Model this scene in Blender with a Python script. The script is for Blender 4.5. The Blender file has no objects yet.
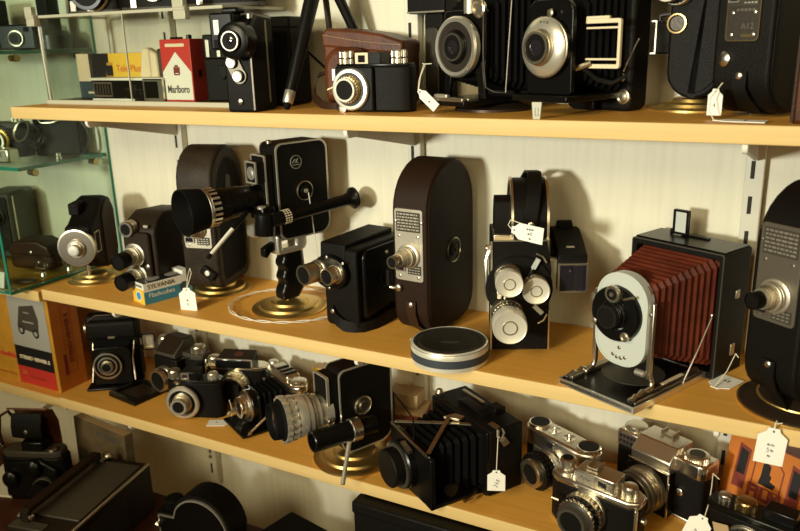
import bpy, math, random
from mathutils import Vector, Matrix, Euler
random.seed(7)
SC = bpy.context.scene
COL = SC.collection
R = math.radians
pi = math.pi

# ------------------------------------------------------------------ materials
MATS = {}

def nodes_mat(name):
    m = bpy.data.materials.new(name)
    m.use_nodes = True
    nt = m.node_tree
    b = nt.nodes['Principled BSDF']
    MATS[name] = m
    return m, nt, b

def simple(name, col, rough=0.5, metal=0.0, bump=None, vary=0.0, spec=None, coat=0.0, stretch=None):
    """principled material; bump=(scale, strength, kind); vary = colour noise amount"""
    m, nt, b = nodes_mat(name)
    b.inputs['Base Color'].default_value = (*col, 1)
    b.inputs['Roughness'].default_value = rough
    b.inputs['Metallic'].default_value = metal
    if spec is not None:
        b.inputs['Specular IOR Level'].default_value = spec
    if coat:
        b.inputs['Coat Weight'].default_value = coat
        b.inputs['Coat Roughness'].default_value = 0.15
    tc = nt.nodes.new('ShaderNodeTexCoord')
    src = tc.outputs['Object']
    if stretch:
        mp = nt.nodes.new('ShaderNodeMapping')
        mp.inputs['Scale'].default_value = stretch
        nt.links.new(src, mp.inputs['Vector'])
        src = mp.outputs['Vector']
    if bump:
        sc_, st, kind = bump
        if kind == 'voronoi':
            t = nt.nodes.new('ShaderNodeTexVoronoi')
            out = t.outputs['Distance']
        else:
            t = nt.nodes.new('ShaderNodeTexNoise')
            t.inputs['Detail'].default_value = 4
            out = t.outputs['Fac']
        t.inputs['Scale'].default_value = sc_
        nt.links.new(src, t.inputs['Vector'])
        bp = nt.nodes.new('ShaderNodeBump')
        bp.inputs['Strength'].default_value = st
        bp.inputs['Distance'].default_value = 0.001
        nt.links.new(out, bp.inputs['Height'])
        nt.links.new(bp.outputs['Normal'], b.inputs['Normal'])
    if vary:
        t = nt.nodes.new('ShaderNodeTexNoise')
        t.inputs['Scale'].default_value = 35
        t.inputs['Detail'].default_value = 5
        nt.links.new(src, t.inputs['Vector'])
        rp = nt.nodes.new('ShaderNodeValToRGB')
        rp.color_ramp.elements[0].position = 0.35
        rp.color_ramp.elements[1].position = 0.65
        rp.color_ramp.elements[0].color = (*[max(0, c * (1 - vary)) for c in col], 1)
        rp.color_ramp.elements[1].color = (*[min(1, c * (1 + vary)) for c in col], 1)
        nt.links.new(t.outputs['Fac'], rp.inputs['Fac'])
        nt.links.new(rp.outputs['Color'], b.inputs['Base Color'])
    return m

simple('leather_black', (0.0055, 0.0045, 0.0035), 0.5, bump=(900, 0.3, 'voronoi'), spec=0.13)
simple('leather_brown', (0.019, 0.009, 0.0045), 0.5, bump=(1100, 0.3, 'voronoi'), spec=0.14)
simple('leather_worn', (0.026, 0.018, 0.011), 0.5, bump=(420, 0.7, 'noise'), spec=0.16, vary=0.3)
simple('leather_case', (0.085, 0.024, 0.008), 0.42, bump=(260, 0.3, 'noise'), spec=0.25, vary=0.35)
simple('leather_strap', (0.030, 0.012, 0.005), 0.42, bump=(500, 0.25, 'noise'), spec=0.2)
simple('stitching', (0.45, 0.30, 0.14), 0.8)
simple('paint_black', (0.004, 0.0036, 0.003), 0.28, spec=0.28)
simple('plastic_black', (0.006, 0.0055, 0.005), 0.35, spec=0.4)
simple('paint_matt', (0.0055, 0.0045, 0.0035), 0.6, spec=0.12)
simple('paint_brown', (0.020, 0.013, 0.007), 0.5, bump=(700, 0.25, 'noise'), spec=0.16)
simple('paint_grey', (0.055, 0.048, 0.034), 0.45, spec=0.4)
simple('crackle', (0.012, 0.0095, 0.007), 0.42, bump=(600, 0.6, 'noise'), spec=0.2)
simple('chrome', (0.85, 0.81, 0.71), 0.24, metal=1.0)
simple('satin_chrome', (0.74, 0.69, 0.58), 0.3, metal=1.0, bump=(900, 0.05, 'noise'))
simple('nickel', (0.62, 0.55, 0.42), 0.34, metal=1.0, vary=0.15)
simple('plate_metal', (0.58, 0.52, 0.41), 0.42, metal=0.85, bump=(500, 0.12, 'noise'), vary=0.08)
simple('bright_metal', (0.74, 0.69, 0.57), 0.3, metal=0.75, bump=(700, 0.05, 'noise'))
simple('cap_silver', (0.80, 0.75, 0.62), 0.34, metal=0.45)
simple('dull_metal', (0.17, 0.145, 0.11), 0.4, metal=0.6, bump=(500, 0.1, 'noise'))
simple('aluminium', (0.84, 0.80, 0.70), 0.36, metal=0.9)
simple('enamel_white', (0.50, 0.52, 0.47), 0.35, spec=0.5)
simple('brass', (0.72, 0.50, 0.17), 0.4, metal=1.0, bump=(60, 0.05, 'noise'))
simple('brass_dark', (0.42, 0.29, 0.12), 0.3, metal=1.0)
simple('bronze_dark', (0.05, 0.03, 0.018), 0.4, metal=0.6)
simple('paper', (0.80, 0.75, 0.60), 0.8)
simple('paper_white', (0.86, 0.83, 0.74), 0.8)
simple('string', (0.72, 0.66, 0.50), 0.85)
simple('ink', (0.06, 0.05, 0.05), 0.7)
simple('cable_white', (0.74, 0.70, 0.58), 0.4)
simple('plastic_white', (0.80, 0.76, 0.66), 0.35)
simple('bellows_red', (0.088, 0.0155, 0.0065), 0.5, bump=(300, 0.3, 'noise'), spec=0.18, vary=0.25)
simple('bellows_black', (0.0025, 0.0022, 0.002), 0.7, bump=(300, 0.3, 'noise'), spec=0.06)
simple('card_yellow', (0.78, 0.50, 0.05), 0.5)
simple('card_gold', (0.50, 0.24, 0.022), 0.5, vary=0.1)
simple('card_blue', (0.04, 0.22, 0.32), 0.45)
simple('dot_blue', (0.03, 0.26, 0.62), 0.45)
simple('card_white', (0.78, 0.76, 0.68), 0.5)
simple('card_red', (0.52, 0.035, 0.025), 0.4)
simple('card_cream', (0.74, 0.62, 0.42), 0.55)
simple('card_navy', (0.035, 0.06, 0.075), 0.5)
simple('card_orange', (0.52, 0.155, 0.018), 0.5, vary=0.08)
simple('card_maroon', (0.20, 0.03, 0.02), 0.5)
simple('card_grey', (0.34, 0.33, 0.29), 0.5)
simple('cover_brown', (0.11, 0.075, 0.035), 0.6, vary=0.2)
simple('card_buff', (0.40, 0.27, 0.13), 0.6)
simple('card_black', (0.006, 0.0055, 0.005), 0.5)
simple('print_red', (0.60, 0.06, 0.03), 0.5)
simple('print_lemon', (0.75, 0.66, 0.06), 0.5)
simple('print_green', (0.10, 0.30, 0.10), 0.5)
simple('print_grey', (0.28, 0.26, 0.22), 0.6)
simple('tape_blue', (0.035, 0.042, 0.05), 0.55, bump=(200, 0.2, 'noise'))
simple('tin_dark', (0.045, 0.037, 0.028), 0.42, metal=0.5, bump=(300, 0.2, 'noise'))
simple('tripod_black', (0.006, 0.0055, 0.005), 0.3, spec=0.4)
simple('rubber', (0.004, 0.0036, 0.003), 0.8, spec=0.12)
simple('upright_paint', (0.64, 0.61, 0.50), 0.42)
simple('slot_dark', (0.03, 0.025, 0.02), 0.9)
simple('engraving', (0.05, 0.042, 0.03), 0.5, spec=0.25)
simple('counter_red', (0.07, 0.022, 0.012), 0.5, vary=0.2, spec=0.2)

def lens_glass():
    m, nt, b = nodes_mat('lens_glass')
    b.inputs['Base Color'].default_value = (0.016, 0.013, 0.018, 1)
    b.inputs['Roughness'].default_value = 0.05
    b.inputs['Specular IOR Level'].default_value = 0.9
    b.inputs['Coat Weight'].default_value = 0.6
    b.inputs['Coat Roughness'].default_value = 0.03
lens_glass()

def clear(name, tint, gloss=0.10):
    m = bpy.data.materials.new(name)
    m.use_nodes = True
    nt = m.node_tree
    nt.nodes.clear()
    o = nt.nodes.new('ShaderNodeOutputMaterial')
    mx = nt.nodes.new('ShaderNodeMixShader')
    t = nt.nodes.new('ShaderNodeBsdfTransparent')
    g = nt.nodes.new('ShaderNodeBsdfGlossy')
    lw = nt.nodes.new('ShaderNodeLayerWeight')
    lw.inputs['Blend'].default_value = 0.25
    mr = nt.nodes.new('ShaderNodeMapRange')
    mr.inputs['To Min'].default_value = gloss * 0.25
    mr.inputs['To Max'].default_value = 0.28
    t.inputs['Color'].default_value = (*tint, 1)
    g.inputs['Roughness'].default_value = 0.03
    nt.links.new(lw.outputs['Fresnel'], mr.inputs['Value'])
    nt.links.new(mr.outputs['Result'], mx.inputs['Fac'])
    nt.links.new(t.outputs[0], mx.inputs[1])
    nt.links.new(g.outputs[0], mx.inputs[2])
    nt.links.new(mx.outputs[0], o.inputs[0])
    MATS[name] = m
clear('glass_green', (0.93, 0.985, 0.95), 0.06)
clear('acrylic', (0.94, 0.95, 0.92), 0.10)
simple('glass_edge', (0.02, 0.20, 0.14), 0.2, spec=0.7)
simple('acrylic_edge', (0.46, 0.44, 0.33), 0.25, spec=0.6)

def wood(name, c1, c2, c3):
    m, nt, b = nodes_mat(name)
    tc = nt.nodes.new('ShaderNodeTexCoord')
    mp = nt.nodes.new('ShaderNodeMapping')
    mp.inputs['Scale'].default_value = (3.0, 70.0, 70.0)
    n1 = nt.nodes.new('ShaderNodeTexNoise')
    n1.inputs['Scale'].default_value = 2.2
    n1.inputs['Detail'].default_value = 6
    n1.inputs['Distortion'].default_value = 0.4
    rp = nt.nodes.new('ShaderNodeValToRGB')
    e = rp.color_ramp.elements
    e[0].position, e[1].position = 0.3, 0.72
    e[0].color, e[1].color = (*c1, 1), (*c3, 1)
    k = e.new(0.5)
    k.color = (*c2, 1)
    nt.links.new(tc.outputs['Object'], mp.inputs['Vector'])
    nt.links.new(mp.outputs['Vector'], n1.inputs['Vector'])
    nt.links.new(n1.outputs['Fac'], rp.inputs['Fac'])
    nt.links.new(rp.outputs['Color'], b.inputs['Base Color'])
    b.inputs['Roughness'].default_value = 0.5
    b.inputs['Specular IOR Level'].default_value = 0.22
    return m
wood('beech', (0.72, 0.345, 0.055), (0.76, 0.372, 0.064), (0.80, 0.40, 0.074))
wood('beech_edge', (0.65, 0.45, 0.18), (0.68, 0.475, 0.195), (0.71, 0.50, 0.21))

def wallmat():
    m, nt, b = nodes_mat('wallpaper')
    tc = nt.nodes.new('ShaderNodeTexCoord')
    mp = nt.nodes.new('ShaderNodeMapping')
    mp.inputs['Scale'].default_value = (42, 42, 2.2)
    n1 = nt.nodes.new('ShaderNodeTexNoise')
    n1.inputs['Scale'].default_value = 3.0
    n1.inputs['Detail'].default_value = 5
    n2 = nt.nodes.new('ShaderNodeTexNoise')
    n2.inputs['Scale'].default_value = 160
    rp = nt.nodes.new('ShaderNodeValToRGB')
    e = rp.color_ramp.elements
    e[0].position, e[1].position = 0.30, 0.55
    e[0].color, e[1].color = (0.665, 0.63, 0.50, 1), (0.71, 0.675, 0.54, 1)
    add = nt.nodes.new('ShaderNodeMath')
    add.operation = 'ADD'
    bp = nt.nodes.new('ShaderNodeBump')
    bp.inputs['Strength'].default_value = 0.12
    bp.inputs['Distance'].default_value = 0.001
    nt.links.new(tc.outputs['Object'], mp.inputs['Vector'])
    nt.links.new(mp.outputs['Vector'], n1.inputs['Vector'])
    nt.links.new(tc.outputs['Object'], n2.inputs['Vector'])
    nt.links.new(n1.outputs['Fac'], rp.inputs['Fac'])
    nt.links.new(rp.outputs['Color'], b.inputs['Base Color'])
    nt.links.new(n1.outputs['Fac'], add.inputs[0])
    nt.links.new(n2.outputs['Fac'], add.inputs[1])
    nt.links.new(add.outputs[0], bp.inputs['Height'])
    nt.links.new(bp.outputs['Normal'], b.inputs['Normal'])
    b.inputs['Roughness'].default_value = 0.7
wallmat()

# ------------------------------------------------------------------ mesh toolkit
def basis(ax):
    a = Vector(ax).normalized()
    h = Vector((0, 0, 1)) if abs(a.z) < 0.9 else Vector((0, 1, 0))
    u = h.cross(a).normalized()
    return a, u, a.cross(u)

class MB:
    def __init__(s):
        s.v, s.f, s.m = [], [], []
    def add(s, vs, fs, mi=0):
        o = len(s.v)
        s.v += [tuple(v) for v in vs]
        s.f += [tuple(i + o for i in f) for f in fs]
        s.m += [mi] * len(fs)
        return s
    def box(s, c, d, rot=None, mi=0):
        x, y, z = d[0] / 2, d[1] / 2, d[2] / 2
        vs = [Vector((a * x, b * y, e * z)) for a in (-1, 1) for b in (-1, 1) for e in (-1, 1)]
        if rot:
            q = Euler([R(a) for a in rot]).to_matrix()
            vs = [q @ v for v in vs]
        vs = [v + Vector(c) for v in vs]
        return s.add(vs, [(0, 1, 3, 2), (4, 6, 7, 5), (0, 4, 5, 1), (2, 3, 7, 6), (0, 2, 6, 4), (1, 5, 7, 3)], mi)
    def lathe(s, o, ax, prof, n=28, mi=0):
        a, u, w = basis(ax)
        o = Vector(o)
        vs, fs = [], []
        for t, r in prof:
            for k in range(n):
                th = 2 * pi * k / n
                vs.append(o + a * t + (u * math.cos(th) + w * math.sin(th)) * max(r, 1e-5))
        for i in range(len(prof) - 1):
            for k in range(n):
                k2 = (k + 1) % n
                fs.append((i * n + k, i * n + k2, (i + 1) * n + k2, (i + 1) * n + k))
        tm = max(p[0] for p in prof)
        rm = max(p[1] for p in prof)
        m = len(prof) - 1
        if m >= 3 and prof[-1][0] < tm - 1e-5 and prof[-1][1] > 0.25 * rm and prof[0][1] > 0.25 * rm:
            for k in range(n):               # profile returns on itself: an open ring
                k2 = (k + 1) % n
                fs.append((m * n + k, m * n + k2, k2, k))
        else:
            fs.append(tuple(reversed(range(n))))
            fs.append(tuple(m * n + k for k in range(n)))
        return s.add(vs, fs, mi)
    def gear(s, o, ax, t0, t1, r, d, N, mi=0):
        a, u, w = basis(ax)
        o = Vector(o)
        n = N * 4
        vs = []
        for t in (t0, t1):
            for k in range(n):
                th = 2 * pi * k / n
                rr = r if (k % 4) < 2 else r - d
                vs.append(o + a * t + (u * math.cos(th) + w * math.sin(th)) * rr)
        fs = [(k, (k + 1) % n, n + (k + 1) % n, n + k) for k in range(n)]
        fs += [tuple(reversed(range(n))), tuple(range(n, 2 * n))]
        return s.add(vs, fs, mi)
    def prism(s, poly, axis, a, b, mi=0):
        mp = {'x': lambda p, t: (t, p[0], p[1]), 'y': lambda p, t: (p[0], t, p[1]), 'z': lambda p, t: (p[0], p[1], t)}[axis]
        n = len(poly)
        vs = [mp(p, a) for p in poly] + [mp(p, b) for p in poly]
        fs = [(k, (k + 1) % n, n + (k + 1) % n, n + k) for k in range(n)]
        fs += [tuple(reversed(range(n))), tuple(range(n, 2 * n))]
        return s.add(vs, fs, mi)
    def ringprism(s, outer, inner, axis, a, b, mi=0):
        mp = {'x': lambda p, t: (t, p[0], p[1]), 'y': lambda p, t: (p[0], t, p[1]), 'z': lambda p, t: (p[0], p[1], t)}[axis]
        n = len(outer)
        vs = [mp(p, a) for p in outer] + [mp(p, a) for p in inner] + [mp(p, b) for p in outer] + [mp(p, b) for p in inner]
        fs = []
        for k in range(n):
            q = (k + 1) % n
            fs += [(k, q, n + q, n + k), (2 * n + k, 3 * n + k, 3 * n + q, 2 * n + q),
                   (k, 2 * n + k, 2 * n + q, q), (n + k, n + q, 3 * n + q, 3 * n + k)]
        return s.add(vs, fs, mi)
    def tube(s, pts, r, n=8, closed=False, mi=0):
        P = [Vector(p) for p in pts]
        N = len(P)
        vs, fs = [], []
        prev = None
        for i, p in enumerate(P):
            if closed:
                d = P[(i + 1) % N] - P[i - 1]
            else:
                d = P[min(i + 1, N - 1)] - P[max(i - 1, 0)]
            d.normalize()
            if prev is None:
                _, u, w = basis(d)
            else:
                u = (prev - d * prev.dot(d))
                if u.length < 1e-6:
                    _, u, w = basis(d)
                u.normalize()
                w = d.cross(u)
            prev = u
            rr = r[i] if isinstance(r, (list, tuple)) else r
            for k in range(n):
                th = 2 * pi * k / n
                vs.append(p + (u * math.cos(th) + w * math.sin(th)) * rr)
        for i in range(N if closed else N - 1):
            j = (i + 1) % N
            for k in range(n):
                q = (k + 1) % n
                fs.append((i * n + k, i * n + q, j * n + q, j * n + k))
        if not closed:
            fs += [tuple(reversed(range(n))), tuple((N - 1) * n + k for k in range(n))]
        return s.add(vs, fs, mi)
    def strip(s, pts, wv, t, mi=0):
        """flat band of width vector wv (full width) and thickness t along pts"""
        P = [Vector(p) for p in pts]
        N = len(P)
        vs, fs = [], []
        for i, p in enumerate(P):
            d = (P[min(i + 1, N - 1)] - P[max(i - 1, 0)]).normalized()
            w = Vector(wv[i]) if isinstance(wv, list) else Vector(wv)
            nn = d.cross(w).normalized() * (t / 2)
            h = w / 2
            vs += [p - h - nn, p + h - nn, p + h + nn, p - h + nn]
        for i in range(N - 1):
            for k in range(4):
                q = (k + 1) % 4
                fs.append((i * 4 + k, i * 4 + q, (i + 1) * 4 + q, (i + 1) * 4 + k))
        fs += [(3, 2, 1, 0), tuple((N - 1) * 4 + k for k in range(4))]
        return s.add(vs, fs, mi)
    def bellows(s, c0, w0, h0, c1, w1, h1, folds, amp, ch=0.12, mi=0):
        """pleated tube between two rectangles facing -y; c centre, w/h full sizes"""
        c0, c1 = Vector(c0), Vector(c1)
        vs, fs = [], []
        N = folds * 2 + 1
        for i in range(N):
            t = i / (N - 1)
            c = c0.lerp(c1, t)
            k = -amp if i % 2 else amp * 0.4
            w = (w0 + (w1 - w0) * t) / 2 + k
            h = (h0 + (h1 - h0) * t) / 2 + k
            q = ch * (0.6 if i % 2 else 1.0)
            a, b = w * (1 - q), h * (1 - q)
            for x, z in ((-a, -h), (a, -h), (w, -b), (w, b), (a, h), (-a, h), (-w, b), (-w, -b)):
                vs.append(c + Vector((x, 0, z)))
        for i in range(N - 1):
            for k in range(8):
                q = (k + 1) % 8
                fs.append((i * 8 + k, i * 8 + q, (i + 1) * 8 + q, (i + 1) * 8 + k))
        fs += [tuple(reversed(range(8))), tuple((N - 1) * 8 + k for k in range(8))]
        return s.add(vs, fs, mi)

def link(name, me, parent=None):
    o = bpy.data.objects.new(name, me)
    COL.objects.link(o)
    if parent:
        o.parent = parent
    return o

def part(name, mb, mat, parent=None, bev=0.0, seg=2, smooth=38):
    me = bpy.data.meshes.new(name)
    me.from_pydata(mb.v, [], mb.f)
    mats = mat if isinstance(mat, (list, tuple)) else [mat]
    for m in mats:
        me.materials.append(MATS[m])
    if len(mats) > 1:
        me.polygons.foreach_set('material_index', mb.m)
    import bmesh
    bm = bmesh.new()
    bm.from_mesh(me)
    bmesh.ops.recalc_face_normals(bm, faces=bm.faces)
    bm.to_mesh(me)
    bm.free()
    me.polygons.foreach_set('use_smooth', [True] * len(me.polygons))
    me.set_sharp_from_angle(angle=R(smooth))
    me.update()
    o = link(name, me, parent)
    if bev:
        b = o.modifiers.new('bevel', 'BEVEL')
        b.width = bev
        b.segments = seg
        b.limit_method = 'ANGLE'
        b.angle_limit = R(35)
        b.harden_normals = False
    return o

def thing(name, label, cat, loc, rz=0, group=None, rot=None):
    o = bpy.data.objects.new(name, None)
    o.empty_display_size = 0.02
    COL.objects.link(o)
    o.location = loc
    o.rotation_euler = rot if rot else (0, 0, R(rz))
    tag(o, label, cat, group)
    return o

def tag(o, label, cat, group=None):
    o['label'] = label
    o['category'] = cat
    if group:
        o['group'] = group
    return o

def struct(o):
    o['kind'] = 'structure'
    return o

# face directions for text / flat plates: rotation that turns XY plane (+Z normal) to that side
FRONT = (pi / 2, 0, 0)
RIGHT = (pi / 2, 0, pi / 2)
LEFT = (pi / 2, 0, -pi / 2)
TOP = (0, 0, 0)

def text(s, size, mat, parent, loc, rot, name='lettering', align='CENTER', ext=0.00012, sx=1.0, spin=0.0, bold=0.0):
    cu = bpy.data.curves.new('lettering', 'FONT')
    cu.body = s
    cu.size = size
    cu.extrude = ext
    cu.offset = bold
    cu.align_x = align
    cu.align_y = 'CENTER'
    cu.resolution_u = 3
    t = bpy.data.objects.new('tmp', cu)
    COL.objects.link(t)
    dg = bpy.context.evaluated_depsgraph_get()
    me = bpy.data.meshes.new_from_object(t.evaluated_get(dg))
    bpy.data.objects.remove(t)
    bpy.data.curves.remove(cu)
    me.name = name
    me.materials.clear()
    me.materials.append(MATS[mat])
    if sx != 1.0 or spin:
        me.transform(Matrix.Rotation(spin, 4, 'Z') @ Matrix.Diagonal((sx, 1, 1, 1)))
    o = link(name, me, parent)
    o.location = loc
    o.rotation_euler = rot
    return o

def arc(cx, cy, r, a0, a1, n):
    return [(cx + r * math.cos(R(a0 + (a1 - a0) * i / n)), cy + r * math.sin(R(a0 + (a1 - a0) * i / n))) for i in range(n + 1)]

def rrect(x0, x1, y0, y1, r, n=5):
    """rounded rectangle; r single or (bl, br, tr, tl)"""
    if not isinstance(r, (tuple, list)):
        r = (r,) * 4
    p = arc(x0 + r[0], y0 + r[0], r[0], 180, 270, n) if r[0] else [(x0, y0)]
    p += arc(x1 - r[1], y0 + r[1], r[1], 270, 360, n) if r[1] else [(x1, y0)]
    p += arc(x1 - r[2], y1 - r[2], r[2], 0, 90, n) if r[2] else [(x1, y1)]
    p += arc(x0 + r[3], y1 - r[3], r[3], 90, 180, n) if r[3] else [(x0, y1)]
    return p

def inset(poly, d):
    """shrink a convex polygon about its centre by an absolute distance"""
    cx = (max(p[0] for p in poly) + min(p[0] for p in poly)) / 2
    cy = (max(p[1] for p in poly) + min(p[1] for p in poly)) / 2
    wx = (max(p[0] for p in poly) - min(p[0] for p in poly)) / 2
    wy = (max(p[1] for p in poly) - min(p[1] for p in poly)) / 2
    return [(cx + (p[0] - cx) * (wx - d) / wx, cy + (p[1] - cy) * (wy - d) / wy) for p in poly]

def ring(name, par, mat, o, ax, prof, n=32, bev=0):
    return part(name, MB().lathe(o, ax, prof, n), mat, par, bev)

def lens(par, o, ax, segs, hole, glass_back=0.35, hood='paint_black', knurl=True):
    """stepped lens barrel. segs = [(length, radius, material)], hole = radius of front opening"""
    a = Vector(ax).normalized()
    o = Vector(o)
    t = 0.0
    total = sum(sg[0] for sg in segs)
    depth = total * glass_back
    for i, (L, r, m) in enumerate(segs):
        last = i == len(segs) - 1
        nm = 'lens_barrel' if i == 0 else ('lens_rim' if last else 'focus_ring')
        if last:
            dd = min(depth, L * 0.85)
            prof = [(t, r), (t + L - r * 0.04, r), (t + L, r * 0.97), (t + L, hole), (t + L - min(dd, 0.0015), hole * 0.96), (t, hole * 0.9)]
            rim = part(nm, MB().lathe(o, a, prof), m, par)
            part('lens_bore', MB().lathe(o, a, [(t + L - min(dd, 0.0012), hole * 0.985), (t + L - dd, hole * 0.72), (t + L - dd, 0)]), 'paint_matt', rim)
            part('lens_glass', MB().lathe(o, a, [(t + L - dd - 0.0002, hole * 0.71), (t + L - dd + 0.0006, hole * 0.69), (t + L - dd + hole * 0.16, hole * 0.40), (t + L - dd + hole * 0.2, 0)], 24), 'lens_glass', par)
        elif knurl and nm == 'focus_ring':
            part(nm, MB().lathe(o, a, [(t, r * 0.95), (t + L, r * 0.95)]).gear(o, a, t + L * 0.15, t + L * 0.75, r, r * 0.05, 26), m, par)
        else:
            part(nm, MB().lathe(o, a, [(t, r), (t + L * 0.4, r), (t + L * 0.45, r * 0.96), (t + L * 0.55, r * 0.96), (t + L * 0.6, r), (t + L - r * 0.04, r), (t + L, r * 0.95)]), m, par)
        t += L

def knob(par, o, ax, r, h, mat='satin_chrome', N=24, name='knob', parent_label=None):
    a = Vector(ax).normalized()
    m = MB().gear(o, a, 0, h * 0.8, r, r * 0.07, N).lathe(o, a, [(h * 0.8, r * 0.93), (h * 0.97, r * 0.86), (h, r * 0.75)], N)
    return part(name, m, mat, par)

def screw(par, o, ax, r, mat='nickel', name='screw'):
    return part(name, MB().lathe(o, ax, [(0, r), (r * 0.35, r * 0.9), (r * 0.5, r * 0.5)], 12), mat, par)

def brass_base(par, r, cx=0, cy=0, mat='brass'):
    prof = [(0, r), (0.002, r), (0.0034, r * 0.97), (0.0042, r * 0.80), (0.0075, r * 0.77), (0.0085, r * 0.70), (0.0092, r * 0.52), (0.0125, r * 0.49), (0.0135, r * 0.42), (0.0142, r * 0.16)]
    return part('display_base', MB().lathe((cx, cy, 0), (0, 0, 1), prof, 56), mat, par)

# hand-written figures as pen strokes in a unit box
STROKES = {
    '0': [[(0.5, 1), (0.1, 0.7), (0.1, 0.3), (0.5, 0), (0.9, 0.3), (0.9, 0.7), (0.5, 1)]],
    '1': [[(0.3, 0.8), (0.55, 1), (0.5, 0)]],
    '2': [[(0.1, 0.8), (0.5, 1), (0.85, 0.7), (0.1, 0.0), (0.9, 0.05)]],
    '4': [[(0.6, 1), (0.1, 0.35), (0.9, 0.4)], [(0.65, 0.7), (0.6, 0)]],
    '5': [[(0.85, 1), (0.25, 0.95), (0.2, 0.55), (0.7, 0.6), (0.8, 0.2), (0.2, 0)]],
    '8': [[(0.8, 0.9), (0.2, 0.8), (0.8, 0.2), (0.4, 0), (0.2, 0.25), (0.8, 0.8), (0.8, 0.9)]],
    '9': [[(0.8, 0.7), (0.4, 1), (0.2, 0.65), (0.75, 0.7), (0.7, 0)]],
    '~': [[(0, 0.3), (0.2, 0.8), (0.35, 0.2), (0.5, 0.7), (0.65, 0.2), (0.8, 0.6), (1, 0.3)]],
}

def scribble(lines, par, w, z0, size, dx=0.0, spin=0):
    """pen strokes on a tag face (local x,z plane, front at y=-0.0006)"""
    mb = MB()
    for li, ln in enumerate(lines):
        n = len(ln)
        for i, chx in enumerate(ln):
            for st in STROKES.get(chx, []):
                pts = []
                for (a, b) in st:
                    x = (i - n / 2 + a * 0.8) * size * 0.75
                    z = -(li - len(lines) / 2 + 1 - b * 0.8) * size * 1.25
                    c, s_ = math.cos(spin), math.sin(spin)
                    pts.append((dx + x * c - z * s_, -0.0007, z0 + x * s_ + z * c))
                mb.tube(pts, 0.00028, 5)
    return part('handwriting', mb, 'ink', par)

def price_tag(label, loc, rot, w, h, lines, string=None, size=0.006, spin=0, hole=True, mat='paper_white'):
    """card tag: eyelet end at the origin, hanging along -z, facing -y"""
    t = thing('price_tag', label, 'price tag', loc, group='price tags on the cameras', rot=[R(a) for a in rot])
    c = w * 0.24
    poly = [(-w / 2, -h), (w / 2, -h), (w / 2, -h * 0.24), (c, -h * 0.10), (c * 0.8, 0.0), (-c * 0.8, 0.0), (-c, -h * 0.10), (-w / 2, -h * 0.24)]
    part('card', MB().prism(poly, 'y', -0.0004, 0.0004), mat, t)
    part('eyelet', MB().lathe((0, -0.0007, -h * 0.09), (0, 1, 0), [(0, 0.0011), (0.0014, 0.0011)], 12), 'engraving', t)
    scribble(lines, t, w, -h * 0.6, size, spin=spin)
    if string:
        bpy.context.view_layer.update()
        inv = (Matrix.Translation(Vector(loc)) @ Euler([R(a) for a in rot]).to_matrix().to_4x4()).inverted()
        mb = MB()
        for st in string:
            mb.tube([inv @ Vector(p) for p in st], 0.0006, 6)
        part('string', mb, 'string', t)
    return t
# ------------------------------------------------------------------ camera
Z1, Z2, Z3, TH, DEP, ZC = 1.4516, 1.1498, 0.95, 0.01817, 0.2002, 0.76
YAW, PITCH, ROLL = -0.4983, -0.2876, -0.0280
fwd = Vector((math.sin(YAW) * math.cos(PITCH), math.cos(YAW) * math.cos(PITCH), math.sin(PITCH)))
rgt = Vector((math.cos(YAW), -math.sin(YAW), 0))
upv = rgt.cross(fwd)
r2 = rgt * math.cos(ROLL) + upv * math.sin(ROLL)
u2 = upv * math.cos(ROLL) - rgt * math.sin(ROLL)
cam = bpy.data.cameras.new('camera')
cam.sensor_width = 36
cam.lens = 765.48 / 800 * 36
cam.clip_start = 0.05
cam.dof.use_dof = True
cam.dof.focus_distance = 0.97
cam.dof.aperture_fstop = 7.5
co = bpy.data.objects.new('camera', cam)
COL.objects.link(co)
co.matrix_world = Matrix(((r2.x, u2.x, -fwd.x, 1.118), (r2.y, u2.y, -fwd.y, -0.79), (r2.z, u2.z, -fwd.z, 1.53744), (0, 0, 0, 1)))
SC.camera = co

# ------------------------------------------------------------------ room shell
w_ = struct(part('wall_back', MB().box((0.4, DEP + 0.05, 1.1), (4.2, 0.1, 2.8)), 'wallpaper'))
f_ = struct(part('floor', MB().box((0.4, -1.2, -0.05), (4.2, 2.8, 0.1)), 'card_buff'))

def shelf(label, x0, x1, y0, y1, ztop):
    y1 -= 0.0006
    t = thing('shelf_board', label, 'shelf', ((x0 + x1) / 2, (y0 + y1) / 2, ztop - TH), group='beech shelf boards')
    L, D = x1 - x0, y1 - y0
    part('board', MB().box((0, 0.0006, TH / 2), (L, D - 0.0012, TH)), 'beech', t, 0.0012)
    part('edge_band', MB().prism(rrect(-D / 2, -D / 2 + 0.0014, 0, TH, (0.001, 0, 0, 0.001), 3), 'x', -L / 2, L / 2), 'beech_edge', t)
    return t
shelf('long beech shelf at the top, carrying the display case and folding cameras', 0.0, 2.0, 0.0, DEP, Z1)
shelf('long beech shelf in the middle, carrying the tall cine cameras', 0.0, 2.0, 0.0, DEP, Z2)
shelf('long beech shelf below the cine cameras, carrying the small still cameras', 0.0, 2.0, 0.0, DEP, Z3)
shelf('short beech shelf at left under the glass cabinet', -0.9, -0.004, -0.004, DEP, Z2 - 0.004)
shelf('short beech shelf at far left under the orange viewer box', -0.9, -0.004, 0.012, DEP, 0.938)
# counter at the very bottom
ct = thing('counter', 'dark reddish counter along the bottom below all the shelves', 'counter', (0.35, -0.2175, 0.0))
part('counter_top', MB().box((0, 0, ZC - 0.02), (3.2, 0.565, 0.04)), 'counter_red', ct, 0.002)
for sx in (-1, 1):
    for sy in (-1, 1):
        part('leg', MB().box((sx * 1.5, sy * 0.24, (ZC - 0.04) / 2), (0.06, 0.05, ZC - 0.04)), 'counter_red', ct, 0.002)

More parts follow.
